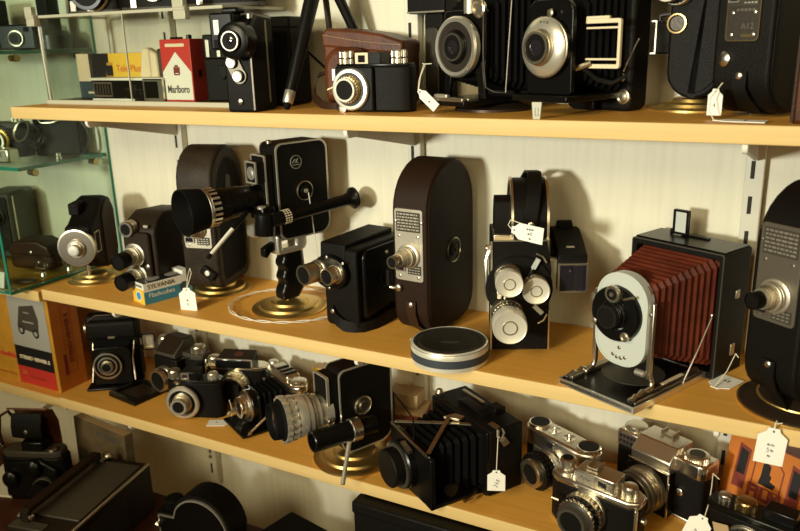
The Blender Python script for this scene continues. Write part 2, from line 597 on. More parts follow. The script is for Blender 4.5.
def upright(label, x):
    t = thing('shelf_upright', label, 'shelf upright', (x, DEP - 0.0006, 0.72), group='white slotted shelf uprights')
    part('rail', MB().box((0, -0.007, 0.63), (0.021, 0.014, 1.26)), 'upright_paint', t, 0.0015)
    k = 0
    for i in range(29):
        part('slot', MB().box((-0.002, -0.0141, 0.03 + i * 0.042), (0.0045, 0.0006, 0.021)), 'slot_dark', t)
    for i in range(4):
        screw(t, (-0.002, -0.0142, 0.055 + 0.336 * i), (0, -1, 0), 0.004, 'nickel')
    return t
XR = (0.1615, 0.615, 1.0615)
upright('slotted white upright at left, behind the tall cine camera with the big zoom beside it', XR[0])
upright('slotted white upright in the middle, behind the tall brown cine camera', XR[1])
upright('slotted white upright at right, above the red bellows camera', XR[2])

def bracket(label, x, zt):
    z = zt - TH - 0.0004
    t = thing('shelf_bracket', label, 'shelf bracket', (x, DEP - 0.0152, z), group='white shelf brackets')
    L = DEP - 0.0152 - 0.004
    part('arm', MB().prism([(0, 0), (-L + 0.02, 0), (-L + 0.02, -0.010), (-0.02, -0.038), (0, -0.042)], 'x', -0.0025, 0.0025), 'upright_paint', t, 0.0006)
    part('end_cap', MB().prism(rrect(-L, -L + 0.026, -0.0105, 0, (0.008, 0.002, 0, 0), 4), 'x', -0.0028, 0.0028), 'plastic_white', t, 0.001)
    return t
wh = {'top': 'top shelf', 'mid': 'middle shelf', 'low': 'lowest beech shelf'}
for nm, zt in (('top', Z1), ('mid', Z2), ('low', Z3)):
    for side, x in (('left', XR[0]), ('middle', XR[1]), ('right', XR[2])):
        bracket('white bracket with rounded tip under the %s on the %s upright' % (wh[nm], side), x, zt)
bracket('white bracket tip under the short shelf at far left', -0.06, 0.938)

# ------------------------------------------------------------------ lights
def area(name, loc, target, sx, sy, power, col):
    l = bpy.data.lights.new(name, 'AREA')
    l.shape = 'RECTANGLE'
    l.size, l.size_y = sx, sy
    l.energy = power
    l.color = col
    o = bpy.data.objects.new(name, l)
    COL.objects.link(o)
    o.location = loc
    o.rotation_euler = (Vector(target) - Vector(loc)).to_track_quat('-Z', 'Y').to_euler()
    return o
sp = bpy.data.lights.new('key_spot', 'SPOT')  # unseen key light; soft cone shaped to imitate a vignette, no lamp known
sp.energy = 330
sp.color = (0.97, 0.98, 0.83)
sp.spot_size = R(35)
sp.spot_blend = 1.0
sp.shadow_soft_size = 0.15
spo = bpy.data.objects.new('key_spot', sp)
COL.objects.link(spo)
spo.location = (0.06, -2.75, 1.74)
spo.rotation_euler = (Vector((0.72, 0.1, 1.45)) - Vector(spo.location)).to_track_quat('-Z', 'Y').to_euler()
spo.scale = (1.5, 1.0, 1.0)
area('shop_window_light', (0.25, -2.5, 2.55), (0.6, 0.1, 1.25), 1.2, 0.7, 36, (1.0, 0.87, 0.53))
area('side_fill_light', (2.0, -2.6, 1.9), (0.8, 0.1, 1.2), 0.9, 1.2, 14, (1.0, 0.82, 0.45))  # unseen fill added at the right to brighten right-facing sides
wd = bpy.data.worlds.new('world')
SC.world = wd
wd.use_nodes = True
wd.node_tree.nodes['Background'].inputs['Color'].default_value = (0.75, 0.50, 0.21, 1)
wd.node_tree.nodes['Background'].inputs['Strength'].default_value = 0.05
SC.view_settings.view_transform = 'Standard'
SC.view_settings.look = 'None'
SC.view_settings.gamma = 1
SC.view_settings.use_curve_mapping = False
SC.view_settings.exposure = 0.0
# ================================================================== MIDDLE SHELF
def stadium(d, h, r, n=14, y0=None):
    """side profile (y,z): full round top, rounded bottom corners r"""
    y0 = -d / 2 if y0 is None else y0
    rt = d / 2
    p = arc(y0 + r, r, r, 180, 270, 5) + arc(y0 + d - r, r, r, 270, 360, 5)
    p += arc(y0 + rt, h - rt, rt, 0, 180, n)
    return p

def tall_cine(label, loc, rz, w, d, h, skin, plate_h, plate_z, plate_w, base=None, lens_z=0.0, strap=True, side_disc='dial', rb=0.03, z0=0.0, lens_r=0.0105, lens_l=0.03, front_text=True, strap_mat='leather_strap', plate_mat='plate_metal', tip='nickel', dk=1.0, group='tall round-topped cine cameras'):
    t = thing('cine_camera', label, 'cine camera', loc, rz, group)
    prof = [(a, b + z0) for a, b in stadium(d, h, rb)]
    part('body', MB().prism(prof, 'x', -w / 2, w / 2), skin, t, 0.004, 3)
    # raised side cover with seam
    for s in (1, -1):
        part('side_cover', MB().prism(inset(prof, 0.004), 'x', s * (w / 2 - 0.002), s * (w / 2 + 0.0012)), skin, t, 0.0012)
    yf = -d / 2
    # face plate
    pz0, pz1 = plate_z + z0, plate_z + plate_h + z0
    pl = part('face_plate', MB().prism(rrect(-plate_w / 2, plate_w / 2, pz0, pz1, 0.004), 'y', yf - 0.0022, yf + 0.002), plate_mat, t, 0.0006)
    np_h = plate_h * 0.27
    part('name_plate', MB().prism(rrect(-plate_w * 0.42, plate_w * 0.42, pz1 - np_h - 0.004, pz1 - 0.004, 0.0012), 'y', yf - 0.0029, yf - 0.002), 'engraving', pl)
    if front_text:
        mb = MB()
        for i in range(6):
            z = pz1 - 0.007 - i * np_h / 6.6
            x = -plate_w * 0.38
            random.seed(i + 3)
            while x < plate_w * 0.36:
                L = random.uniform(0.002, 0.006)
                L = min(L, plate_w * 0.38 - x)
                mb.box((x + L / 2, yf - 0.003, z), (L, 0.0002, np_h * 0.07))
                x += L + 0.0012
        part('etched_lines', mb, 'plate_metal', pl)
    for sx in (-1, 1):
        for z in (pz1 - np_h - 0.010, pz0 + 0.006, pz1 - np_h / 2 - 0.004):
            if z > pz1 - np_h - 0.006:
                xx = sx * plate_w * 0.455
            else:
                xx = sx * plate_w * 0.33
            screw(pl, (xx, yf - 0.0022, z), (0, -1, 0), 0.0019, 'nickel', 'rivet')
    lz = lens_z + z0
    # lens mount and stepped lens
    part('lens_mount', MB().lathe((0.001, yf - 0.002, lz), (0, -1, 0), [(0, lens_r * 1.55), (0.004, lens_r * 1.55), (0.005, lens_r * 1.4)], 32), 'plate_metal', t)
    lens(t, (0.001, yf - 0.006, lz), (-0.10, -1, -0.02), [(lens_l * 0.25, lens_r * 1.3, 'plate_metal'), (lens_l * 0.2, lens_r * 1.12, 'nickel'), (lens_l * 0.25, lens_r * 0.92, 'plate_metal'), (lens_l * 0.42, lens_r * 0.78, tip)], lens_r * 0.66, 0.28)
    # viewfinder window and small table under the lens
    fw = part('finder_window', MB().ringprism(rrect(-plate_w * 0.47, -plate_w * 0.12, lz - 0.022, lz - 0.012, 0.001, 2), rrect(-plate_w * 0.43, -plate_w * 0.16, lz - 0.0205, lz - 0.0135, 0.0006, 2), 'y', yf - 0.005, yf - 0.002), 'nickel', t)
    part('finder_glass', MB().box((-plate_w * 0.295, yf - 0.003, lz - 0.017), (plate_w * 0.27, 0.0012, 0.007)), 'lens_glass', fw)
    tb = part('exposure_table', MB().box((plate_w * 0.2, yf - 0.0027, lz - 0.019), (plate_w * 0.46, 0.001, 0.012)), 'engraving', pl)
    mb = MB()
    for i in range(3):
        for k in range(4):
            mb.box((plate_w * (0.04 + 0.105 * k), yf - 0.0033, lz - 0.0155 - i * 0.0035), (plate_w * 0.07, 0.0002, 0.0012))
    part('etched_figures', mb, 'plate_metal', tb)
    if side_disc:
        sz, sy = h * 0.46 + z0, 0.004
        part('winding_dial', MB().lathe((w / 2 + 0.001, sy, sz), (1, 0, 0), [(0, 0.0155), (0.0015, 0.0155), (0.0025, 0.0125), (0.0018, 0.0115), (0.0018, 0.0085), (0.003, 0.008), (0.0035, 0.005), (0.003, 0.0045), (0.003, 0.0022), (0.0045, 0.002), (0.005, 0)], 32), 'crackle' if side_disc == 'dial' else 'nickel', t)
        part('dial_rim', MB().lathe((w / 2 + 0.001, sy, sz), (1, 0, 0), [(0, 0.0172), (0.0018, 0.0172), (0.0022, 0.0160), (0.001, 0.0154)], 32), 'nickel', t)
    if strap:
        sm = []
        W = 0.014
        zz = h * 0.21 + z0
        pts = [(0.002, yf - 0.0025, zz), (0.003, yf - 0.004, zz - 0.016), (0.006, yf + rb * 0.15 - 0.006, rb * 0.45 + z0), (0.008, yf + rb * 0.6, 0.0035 + z0 * 0.2), (0.008, 0, 0.0022), (0.008, d / 2 - rb * 0.6, 0.003), (0.008, d / 2 + 0.004, rb * 0.5 + z0), (0.006, d / 2 + 0.006, h * 0.12 + z0)]
        part('carry_strap', MB().strip(pts, (W, 0, 0), 0.0018), strap_mat, t)
        ka = part('strap_stud', MB().lathe((0.002, yf - 0.003, zz - 0.004), (0, -1, 0), [(0, 0.0035), (0.002, 0.0035), (0.003, 0.002)], 16), 'satin_chrome', t)
    return t

# --- the tall brown one in the middle
k7 = tall_cine('tall brown leather round-topped cine camera, nickel face plate, behind the film tin',
               (0.674, 0.1275, Z2), -5, 0.053, 0.128, 0.232, 'leather_brown', 0.097, 0.077, 0.043, lens_z=0.112, z0=0.004, rb=0.035)
part('release_lever', MB().lathe((-0.017, -0.0655, 0.070), (0, -1, 0), [(0, 0.005), (0.003, 0.0055), (0.004, 0.005), (0.005, 0.003)], 20).tube([(-0.017, -0.069, 0.07), (-0.021, -0.073, 0.0705), (-0.026, -0.074, 0.071)], 0.002), 'satin_chrome', k7)

# --- far right tall one on a dark base
k11 = tall_cine('tall black round-topped cine camera on a dark round base at the right edge',
                (1.137, 0.066, Z2), -34, 0.060, 0.122, 0.222, 'leather_black', 0.100, 0.086, 0.046, lens_z=0.115, z0=0.020, rb=0.036, lens_r=0.0115, lens_l=0.026, strap_mat='leather_black', plate_mat='dull_metal', tip='paint_black')
part('display_base', MB().lathe((0, 0, 0), (0, 0, 1), [(0, 0.062), (0.003, 0.062), (0.005, 0.060), (0.0075, 0.047), (0.010, 0.043), (0.0195, 0.02)], 56), 'bronze_dark', k11)
part('base_rim', MB().lathe((0, 0, 0), (0, 0, 1), [(0.0002, 0.0635), (0.0022, 0.0635), (0.003, 0.062), (0.0002, 0.062)], 56), 'brass', k11)
part('base_ring', MB().lathe((0, 0, 0), (0, 0, 1), [(0.0088, 0.0445), (0.0105, 0.0440), (0.011, 0.042), (0.0095, 0.0415)], 56), 'brass', k11)

# --- tall one behind the zoom lens, on brass
k4 = tall_cine('tall worn black cine camera on a brass base, half hidden behind the big zoom lens',
               (0.281, 0.126, Z2), 14, 0.060, 0.108, 0.222, 'leather_worn', 0.082, 0.068, 0.046, lens_z=0.099, z0=0.016, rb=0.018, strap=False, side_disc=None, lens_r=0.0095, lens_l=0.02)
brass_base(k4, 0.052)
part('side_seam', MB().prism(inset([(a, b + 0.016) for a, b in stadium(0.108, 0.215, 0.018)], 0.012), 'x', 0.0302, 0.0312), 'leather_black', k4, 0.001)
part('side_emblem', MB().prism([(-0.012, 0.167), (0.006, 0.164), (0.006, 0.190), (-0.008, 0.192)], 'x', 0.031, 0.0318), 'engraving', k4)
part('crank_mount', MB().box((0.013, -0.058, 0.045), (0.026, 0.006, 0.016), (0, 35, 0)), 'leather_black', k4, 0.003)
screw(k4, (0.013, -0.061, 0.046), (0, -1, 0), 0.0045, 'plastic_white', 'crank_screw')

# --- disc-fronted cine camera (far left)
c1 = thing('cine_camera', 'black cine camera with one large silver disc front on brass base, leftmost on middle shelf', 'cine camera', (0.038, 0.080, Z2), 27)
brass_base(c1, 0.045)
part('stem', MB().lathe((0, -0.020, 0.010), (0, 0, 1), [(0, 0.003), (0.025, 0.003)], 12), 'satin_chrome', c1)
part('body', MB().prism([(-0.046, 0.050), (-0.020, 0.030), (0.018, 0.018), (0.050, 0.020), (0.062, 0.040), (0.062, 0.118), (0.052, 0.136), (0.030, 0.143), (0.010, 0.140), (-0.008, 0.122), (-0.030, 0.108), (-0.046, 0.104)], 'x', -0.021, 0.024), 'paint_matt', c1, 0.006, 3)
part('side_cover', MB().prism([(0.0, 0.028), (0.048, 0.026), (0.056, 0.044), (0.056, 0.114), (0.046, 0.130), (0.028, 0.136), (0.014, 0.130), (0.0, 0.112)], 'x', 0.022, 0.0265), 'paint_brown', c1, 0.003)
part('film_door_panel', MB().ringprism(rrect(-0.034, -0.014, 0.056, 0.092, 0.001, 2), rrect(-0.0325, -0.0155, 0.0575, 0.0905, 0.001, 2), 'x', 0.0242, 0.0252), 'nickel', c1)
part('viewfinder', MB().box((-0.012, -0.004, 0.128), (0.018, 0.030, 0.020)), 'paint_matt', c1, 0.002)
part('finder_glass', MB().box((-0.012, -0.0195, 0.129), (0.010, 0.001, 0.010)), 'lens_glass', c1)
dk = MB().lathe((0.0, -0.044, 0.070), (0, -1, 0), [(0, 0.030), (0.006, 0.0315), (0.010, 0.0315), (0.0105, 0.029)], 48)
part('front_disc', dk, 'nickel', c1)
part('disc_face', MB().lathe((0.0, -0.0544, 0.070), (0, -1, 0), [(0, 0.029), (0.0006, 0.0288), (0.0012, 0.017), (0.0008, 0.001)], 48), 'dull_metal', c1)
lens(c1, (0.001, -0.0552, 0.070), (0, -1, 0), [(0.004, 0.0155, 'satin_chrome'), (0.004, 0.0125, 'nickel'), (0.006, 0.0098, 'satin_chrome')], 0.0078, 0.1)
part('lens_cap_face', MB().lathe((0.001, -0.0692, 0.070), (0, -1, 0), [(0, 0.008), (0.0008, 0.0078), (0.001, 0.001)], 24), 'aluminium', c1)

# --- twin-lens grey-brown cine camera
c2 = thing('cine_camera', 'grey-brown upright cine camera with two stacked lenses behind the flash box', 'cine camera', (0.188, 0.100, Z2), 9)
part('body', MB().prism([(-0.050, 0.004), (0.050, 0.0), (0.062, 0.012), (0.054, 0.128), (-0.016, 0.134), (-0.038, 0.124), (-0.050, 0.108)], 'x', -0.033, 0.025), 'paint_brown', c2, 0.004, 3)
part('front_block', MB().prism(rrect(-0.030, 0.018, 0.016, 0.106, 0.006), 'y', -0.058, -0.048), 'paint_brown', c2, 0.003)
lens(c2, (-0.018, -0.047, 0.112), (0, -1, 0), [(0.010, 0.0125, 'nickel'), (0.007, 0.0125, 'satin_chrome')], 0.0092, 0.3, knurl=False)
for z, L in ((0.070, 1.0), (0.036, 0.95)):
    part('turret_seat', MB().lathe((-0.010, -0.0575, z), (0, -1, 0), [(0, 0.0195), (0.003, 0.0190), (0.0035, 0.017)], 32), 'nickel', c2)
    lens(c2, (-0.010, -0.060, z), (-0.05, -1, -0.05), [(0.009 * L, 0.0155, 'aluminium'), (0.011 * L, 0.0130, 'nickel'), (0.019, 0.0130, 'paint_black')], 0.0112, 0.32)
part('side_dial', MB().lathe((0.0248, 0.030, 0.072), (1, 0, 0), [(0, 0.0115), (0.0015, 0.0115), (0.0022, 0.0100), (0.0015, 0.0090), (0.0018, 0.001)], 32), 'plate_metal', c2)
part('release_button', MB().lathe((0.006, -0.058, 0.014), (0, -1, 0), [(0, 0.005), (0.006, 0.005), (0.008, 0.003)], 16), 'satin_chrome', c2)
screw(c2, (0.012, -0.058, 0.052), (0, -1, 0), 0.004, 'nickel', 'turret_knob')
part('frame_counter', MB().box((0.012, -0.052, 0.116), (0.008, 0.002, 0.004)), 'plate_metal', c2)

# --- flash cube box
fb = thing('flashcube_box', 'small yellow, blue and white flash cube carton at the middle shelf front', 'box', (0.2225, 0.0575, Z2), -16, 'cartons on the shelves')
W, D, H = 0.036, 0.084, 0.034
part('carton', MB().box((0, 0, H * 0.30), (W, D, H * 0.60)), 'card_blue', fb)
part('carton_top', MB().box((0, 0, H * 0.80), (W, D, H * 0.40)), 'card_white', fb)
part('front_panel', MB().box((0, -D / 2 - 0.0003, H * 0.36), (W, 0.0006, H * 0.70)), 'card_yellow', fb)
part('dot_ring', MB().lathe((0.001, -D / 2 - 0.0005, H * 0.36), (0, -1, 0), [(0, 0.0080), (0.0002, 0.0080)], 28), 'card_white', fb)
part('front_dot', MB().lathe((0.001, -D / 2 - 0.0006, H * 0.36), (0, -1, 0), [(0, 0.0065), (0.0004, 0.0065)], 28), 'dot_blue', fb)
part('side_dot', MB().lathe((W / 2 + 0.0001, D * 0.33, H * 0.42), (1, 0, 0), [(0, 0.0085), (0.0004, 0.0085)], 28), 'card_navy', fb)
for y in (-0.016, 0.016):
    part('cube_window', MB().lathe((0, y, H + 0.0006), (0, 0, 1), [(0, 0.0105), (0.0004, 0.0105)], 28), 'print_grey', fb)
part('top_panel', MB().box((0, -0.008, H + 0.0003), (W * 0.96, D * 0.78, 0.0006)), 'card_black', fb)
part('end_flap', MB().box((0, 0.034, H + 0.003), (W * 0.9, 0.014, 0.006)), 'card_white', fb, 0.001)
text('SYLVANIA', 0.0062, 'ink', fb, (0, -D / 2 - 0.0007, H * 0.85), FRONT)
text('SYLVANIA', 0.0105, 'ink', fb, (W / 2 + 0.0003, -0.012, H * 0.80), RIGHT)
text('Flashcubes', 0.0105, 'card_white', fb, (W / 2 + 0.0003, -0.012, H * 0.40), RIGHT)

# --- big zoom movie camera on pistol grip and brass base
c5 = thing('cine_camera', 'black and chrome cine camera with a huge zoom lens, pistol grip and brass base', 'cine camera', (0.441, 0.098, Z2), -19)
brass_base(c5, 0.057)
gp = [(-0.016, 0.016), (0.012, 0.016), (0.022, 0.030), (0.025, 0.060), (0.022, 0.092), (-0.012, 0.092), (-0.009, 0.083), (-0.013, 0.076), (-0.014, 0.070), (-0.009, 0.063), (-0.012, 0.057), (-0.015, 0.050), (-0.010, 0.042), (-0.014, 0.035), (-0.017, 0.028)]
part('grip', MB().prism(gp, 'x', -0.012, 0.012), 'paint_black', c5, 0.005, 3)
part('grip_stud', MB().lathe((0, -0.001, 0.012), (0, 0, 1), [(0, 0.006), (0.006, 0.006)], 16), 'brass', c5)
part('grip_spine', MB().strip([(0, 0.0128, 0.017), (0, 0.0232, 0.030), (0, 0.0262, 0.060), (0, 0.0235, 0.094)], (0.017, 0, 0), 0.002), 'satin_chrome', c5)
part('grip_collar', MB().ringprism(rrect(-0.022, 0.032, 0.088, 0.118, (0.004, 0.012, 0.004, 0.003)), rrect(-0.013, 0.012, 0.097, 0.108, 0.002), 'x', -0.013, 0.013), 'bright_metal', c5, 0.003)
part('trigger', MB().prism([(-0.040, 0.100), (-0.034, 0.103), (-0.020, 0.108), (-0.020, 0.096), (-0.030, 0.092), (-0.036, 0.086), (-0.040, 0.088)], 'x', -0.006, 0.006), 'paint_black', c5, 0.0015)
BX0, BX1, BY0, BY1, BZ0, BZ1 = -0.016, 0.024, -0.022, 0.068, 0.112, 0.252
bp = rrect(BY0, BY1, BZ0, BZ1, (0.012, 0.016, 0.014, 0.010))
part('body', MB().prism(bp, 'x', BX0, BX1), 'leather_black', c5, 0.002)
for x in (BX0, BX1):
    s = 1 if x > 0 else -1
    part('chrome_trim', MB().ringprism(bp, inset(bp, 0.0022), 'x', x - 0.001 * s, x + 0.0012 * s), 'bright_metal', c5)
    part('side_panel', MB().prism(inset(bp, 0.0026), 'x', x - 0.001 * s, x + 0.0004 * s), 'leather_black', c5)
part('front_column', MB().box((0, BY0 - 0.007, 0.196), (0.034, 0.014, 0.080)), 'leather_black', c5, 0.002)
part('front_trim', MB().ringprism(rrect(-0.0175, 0.0175, 0.155, 0.237, 0.003), rrect(-0.0155, 0.0155, 0.157, 0.235, 0.003), 'y', BY0 - 0.0146, BY0 - 0.0120), 'bright_metal', c5)
part('top_knob', MB().lathe((0.004, BY0 + 0.004, BZ1 - 0.001), (0, 0, 1), [(0, 0.004), (0.004, 0.004), (0.005, 0.003)], 16), 'satin_chrome', c5)
part('meter_housing', MB().box((0.004, BY0 - 0.018, 0.214), (0.026, 0.020, 0.030)), 'leather_black', c5, 0.0015)
mw = part('meter_frame', MB().ringprism(rrect(-0.0092, 0.0172, 0.1985, 0.2295, 0.0015), rrect(-0.0072, 0.0152, 0.2005, 0.2275, 0.001), 'y', BY0 - 0.030, BY0 - 0.0275), 'bright_metal', c5)
part('meter_cell', MB().lathe((0.005, BY0 - 0.0282, 0.213), (0, -1, 0), [(0, 0.0095), (0.002, 0.0095), (0.0025, 0.008), (0.002, 0.006), (0.003, 0.004), (0.003, 0)], 24), 'aluminium', c5)
# side emblem and crank boss
em = part('emblem', MB().lathe((BX1 + 0.0003, 0.012, 0.223), (1, 0, 0), [(0, 0.0095), (0.0005, 0.0095), (0.0006, 0.0086), (0.0002, 0.0085), (0.0002, 0.001)], 32), 'leather_black', c5)
part('emblem_ring', MB().ringprism([(0.012 + 0.0098 * math.cos(2 * pi * k / 32), 0.223 + 0.0098 * math.sin(2 * pi * k / 32)) for k in range(32)], [(0.012 + 0.0089 * math.cos(2 * pi * k / 32), 0.223 + 0.0089 * math.sin(2 * pi * k / 32)) for k in range(32)], 'x', BX1 + 0.0002, BX1 + 0.0011), 'print_grey', em)
part('emblem_mark', MB().tube([(BX1 + 0.001, 0.006, 0.222), (BX1 + 0.001, 0.010, 0.227), (BX1 + 0.001, 0.013, 0.226), (BX1 + 0.001, 0.011, 0.222), (BX1 + 0.001, 0.016, 0.222)], 0.0006, 5).tube([(BX1 + 0.001, 0.006, 0.219), (BX1 + 0.001, 0.018, 0.219)], 0.0006, 5).tube([(BX1 + 0.001, 0.0125, 0.223), (BX1 + 0.001, 0.0155, 0.228)], 0.0005, 5), 'print_grey', em)
part('crank_boss', MB().lathe((BX1, 0.024, 0.180), (1, 0, 0), [(0, 0.0135), (0.002, 0.0135), (0.0026, 0.0118), (0.0012, 0.011), (0.0012, 0.007), (0.003, 0.0065), (0.004, 0.004), (0.003, 0.003), (0.003, 0.001)], 32), 'leather_black', c5)
part('crank_ring', MB().lathe((BX1, 0.024, 0.180), (1, 0, 0), [(0, 0.0142), (0.0022, 0.0142), (0.0028, 0.0132), (0.001, 0.013)], 32), 'nickel', c5)
part('crank_screw', MB().lathe((BX1 + 0.003, 0.024, 0.180), (1, 0, 0), [(0, 0.0032), (0.0022, 0.003), (0.0026, 0.001)], 16), 'bright_metal', c5)
# zoom lens, pointing forward
ZL = Vector((-0.004, BY0 - 0.014, 0.176))
za = Vector((-0.03, -1, -0.035)).normalized()
part('zoom_barrel', MB().lathe(ZL, za, [(-0.004, 0.018), (0.012, 0.018), (0.013, 0.0195), (0.030, 0.0205), (0.031, 0.0215), (0.055, 0.0225), (0.056, 0.0235), (0.072, 0.0240)], 40), 'paint_black', c5)
part('zoom_grip', MB().gear(ZL, za, 0.072, 0.084, 0.0268, 0.0026, 22), ['paint_black'], c5)
zg = MB()
a_, u_, w__ = basis(za)
for k in range(22):
    th = 2 * pi * (k + 0.22) / 22
    c = ZL + a_ * 0.078 + (u_ * math.cos(th) + w__ * math.sin(th)) * 0.0266
    tn = (-u_ * math.sin(th) + w__ * math.cos(th)) * 0.0036
    zg.strip([c - a_ * 0.0055, c + a_ * 0.0055], tn, 0.0009)
part('grip_ribs', zg, 'aluminium', c5)
part('front_ring', MB().lathe(ZL, za, [(0.084, 0.0270), (0.086, 0.0285), (0.089, 0.0285), (0.0895, 0.0278)], 44), 'satin_chrome', c5)
part('lens_hood', MB().lathe(ZL, za, [(0.089, 0.0278), (0.094, 0.0285), (0.118, 0.0320), (0.119, 0.0318), (0.119, 0.0300), (0.098, 0.0235), (0.097, 0.0)], 48), 'rubber', c5)
part('lens_glass', MB().lathe(ZL, za, [(0.0971, 0.0225), (0.100, 0.018), (0.102, 0.010), (0.1028, 0)], 36), 'lens_glass', c5)
# zoom lever: chrome rod with black sleeve
p0 = ZL + Vector((0.022, -0.036, -0.014))
p1 = ZL + Vector((0.031, -0.094, -0.053))
p2 = ZL + Vector((0.024, -0.122, -0.078))
lv = part('zoom_lever', MB().lathe(p0, p1 - p0, [(0, 0.0034), (0.030, 0.0036), (0.032, 0.0030)], 14), 'paint_black', c5)
q0 = p0 + (p1 - p0).normalized() * 0.030
part('lever_rod', MB().lathe(q0, p1 - p0, [(0, 0.0030), (0.050, 0.0026), (0.051, 0.0016)], 14), 'plastic_white', lv)
part('lever_tip', MB().lathe(q0 + (p1 - p0).normalized() * 0.050, p1 - p0, [(0, 0.0028), (0.005, 0.0032), (0.007, 0.002)], 14), 'rubber', lv)
# reflex finder: prism housing and long eyepiece tube along the near side
part('prism_housing', MB().lathe((0.030, BY0 - 0.030, 0.128), (0, 0.08, 1), [(0, 0.0135), (0.002, 0.0145), (0.030, 0.0145), (0.033, 0.012)], 32), 'paint_black', c5)
part('prism_arm', MB().box((0.016, BY0 - 0.022, 0.158), (0.034, 0.022, 0.020)), 'paint_black', c5, 0.003)
part('prism_cap', MB().lathe((0.026, BY0 - 0.030, 0.1655), (0, 0, 1), [(0, 0.006), (0.003, 0.006), (0.004, 0.004)], 20), 'bright_metal', c5)
eo = Vector((0.041, BY0 - 0.008, 0.151))
ea = Vector((0.10, 1, 0.090)).normalized()
part('eyepiece_tube', MB().lathe(eo, ea, [(-0.016, 0.0095), (0.0, 0.0100), (0.016, 0.0100), (0.017, 0.0085), (0.106, 0.0088), (0.114, 0.010), (0.121, 0.0165), (0.124, 0.0165), (0.125, 0.0145), (0.119, 0.008), (0.119, 0)], 32), 'paint_black', c5)
a_, u_, w__ = basis(ea)
er = MB()
for tt in (0.003, 0.007, 0.011):
    for k in range(18):
        th = 2 * pi * k / 18
        c = eo + a_ * tt + (u_ * math.cos(th) + w__ * math.sin(th)) * 0.0101
        tn = (-u_ * math.sin(th) + w__ * math.cos(th)) * 0.0018
        er.strip([c - a_ * 0.0012, c + a_ * 0.0012], tn, 0.0005)
part('eyepiece_ribs', er, 'card_cream', c5)
part('lens_bracket', MB().box((0.002, BY0 - 0.026, 0.130), (0.026, 0.020, 0.018)), 'bright_metal', c5, 0.003)
part('release_cord', MB().tube([(0.034, 0.024, 0.178), (0.030, 0.030, 0.150), (0.028, 0.034, 0.118), (0.028, 0.038, 0.080), (0.030, 0.046, 0.040), (0.034, 0.054, 0.012), (0.030, 0.062, 0.003)], 0.0007, 6), 'cable_white', c5)

# white cable coiled round the base
cb = MB()
for j in range(2):
    pts = []
    for k in range(64):
        th = 2 * pi * k / 64
        rr = 0.085 + 0.0022 * math.sin(9 * th + pi * j) + 0.004 * math.sin(2 * th + 0.5)
        pts.append((rr * 1.05 * math.cos(th), rr * 0.93 * math.sin(th), 0.0022 + 0.0012 * (1 + math.cos(9 * th + pi * j))))
    cb.tube(pts, 0.0008, 6, closed=True)
cab = part('cable_loop', cb, 'cable_white')
cab.location = (0.439, 0.100, Z2)
tag(cab, 'thin twisted white cable looped on the shelf around the brass base', 'cable')

# --- black boxy twin-lens cine camera
c6 = thing('cine_camera', 'black boxy cine camera with twin front lenses, beside the tall brown one', 'cine camera', (0.570, 0.112, Z2), -7)
part('body', MB().prism(rrect(-0.060, 0.060, 0.0, 0.118, (0.012, 0.008, 0.010, 0.008)), 'x', -0.026, 0.032), 'leather_black', c6, 0.003)
part('side_cover', MB().prism(rrect(-0.048, 0.056, 0.012, 0.114, 0.012), 'x', 0.030, 0.0365), 'paint_black', c6, 0.003, 3)
part('top_housing', MB().prism([(-0.062, 0.094), (0.050, 0.094), (0.050, 0.125), (-0.060, 0.123)], 'x', -0.030, 0.014), 'leather_black', c6, 0.002)
part('turret', MB().prism([(-0.008 + 0.030 * math.cos(R(a)), 0.084 + 0.024 * math.sin(R(a))) for a in range(0, 360, 12)], 'y', -0.071, -0.058), 'paint_black', c6, 0.002)
for x, L, r in ((-0.024, 0.030, 0.0148), (0.007, 0.020, 0.0125)):
    lens(c6, (x, -0.070, 0.085), (-0.12, -1, 0), [(0.005, r * 1.08, 'nickel'), (0.006, r * 1.0, 'satin_chrome'), (L - 0.010, r * 0.97, 'nickel')], r * 0.82, 0.8)
for x, z in ((-0.010, 0.106), (-0.008, 0.062), (0.018, 0.101)):
    screw(c6, (x, -0.071, z), (0, -1, 0), 0.0024, 'nickel')
part('winding_key', MB().lathe((0.0364, 0.000, 0.066), (1, 0, 0), [(0, 0.0135), (0.001, 0.0135), (0.0016, 0.012), (0.001, 0.0112), (0.001, 0.001)], 32).box((0.040, 0.0, 0.066), (0.006, 0.004, 0.022)), 'crackle', c6)
part('key_plate', MB().box((0.0398, -0.0006, 0.066), (0.0062, 0.0026, 0.0205)), 'nickel', c6)
screw(c6, (0.0366, 0.004, 0.102), (1, 0, 0), 0.003, 'nickel')
part('hand_strap', MB().strip([(-0.010, -0.063, 0.026), (-0.002, -0.067, 0.016), (0.010, -0.066, 0.009), (0.026, -0.060, 0.006), (0.036, -0.052, 0.006), (0.043, -0.030, 0.007), (0.044, 0.0, 0.009), (0.043, 0.040, 0.013), (0.040, 0.056, 0.016)], (0.0, 0.002, 0.016), 0.0022), 'leather_black', c6)
screw(c6, (-0.010, -0.064, 0.026), (0, -1, 0), 0.0035, 'nickel', 'strap_stud')

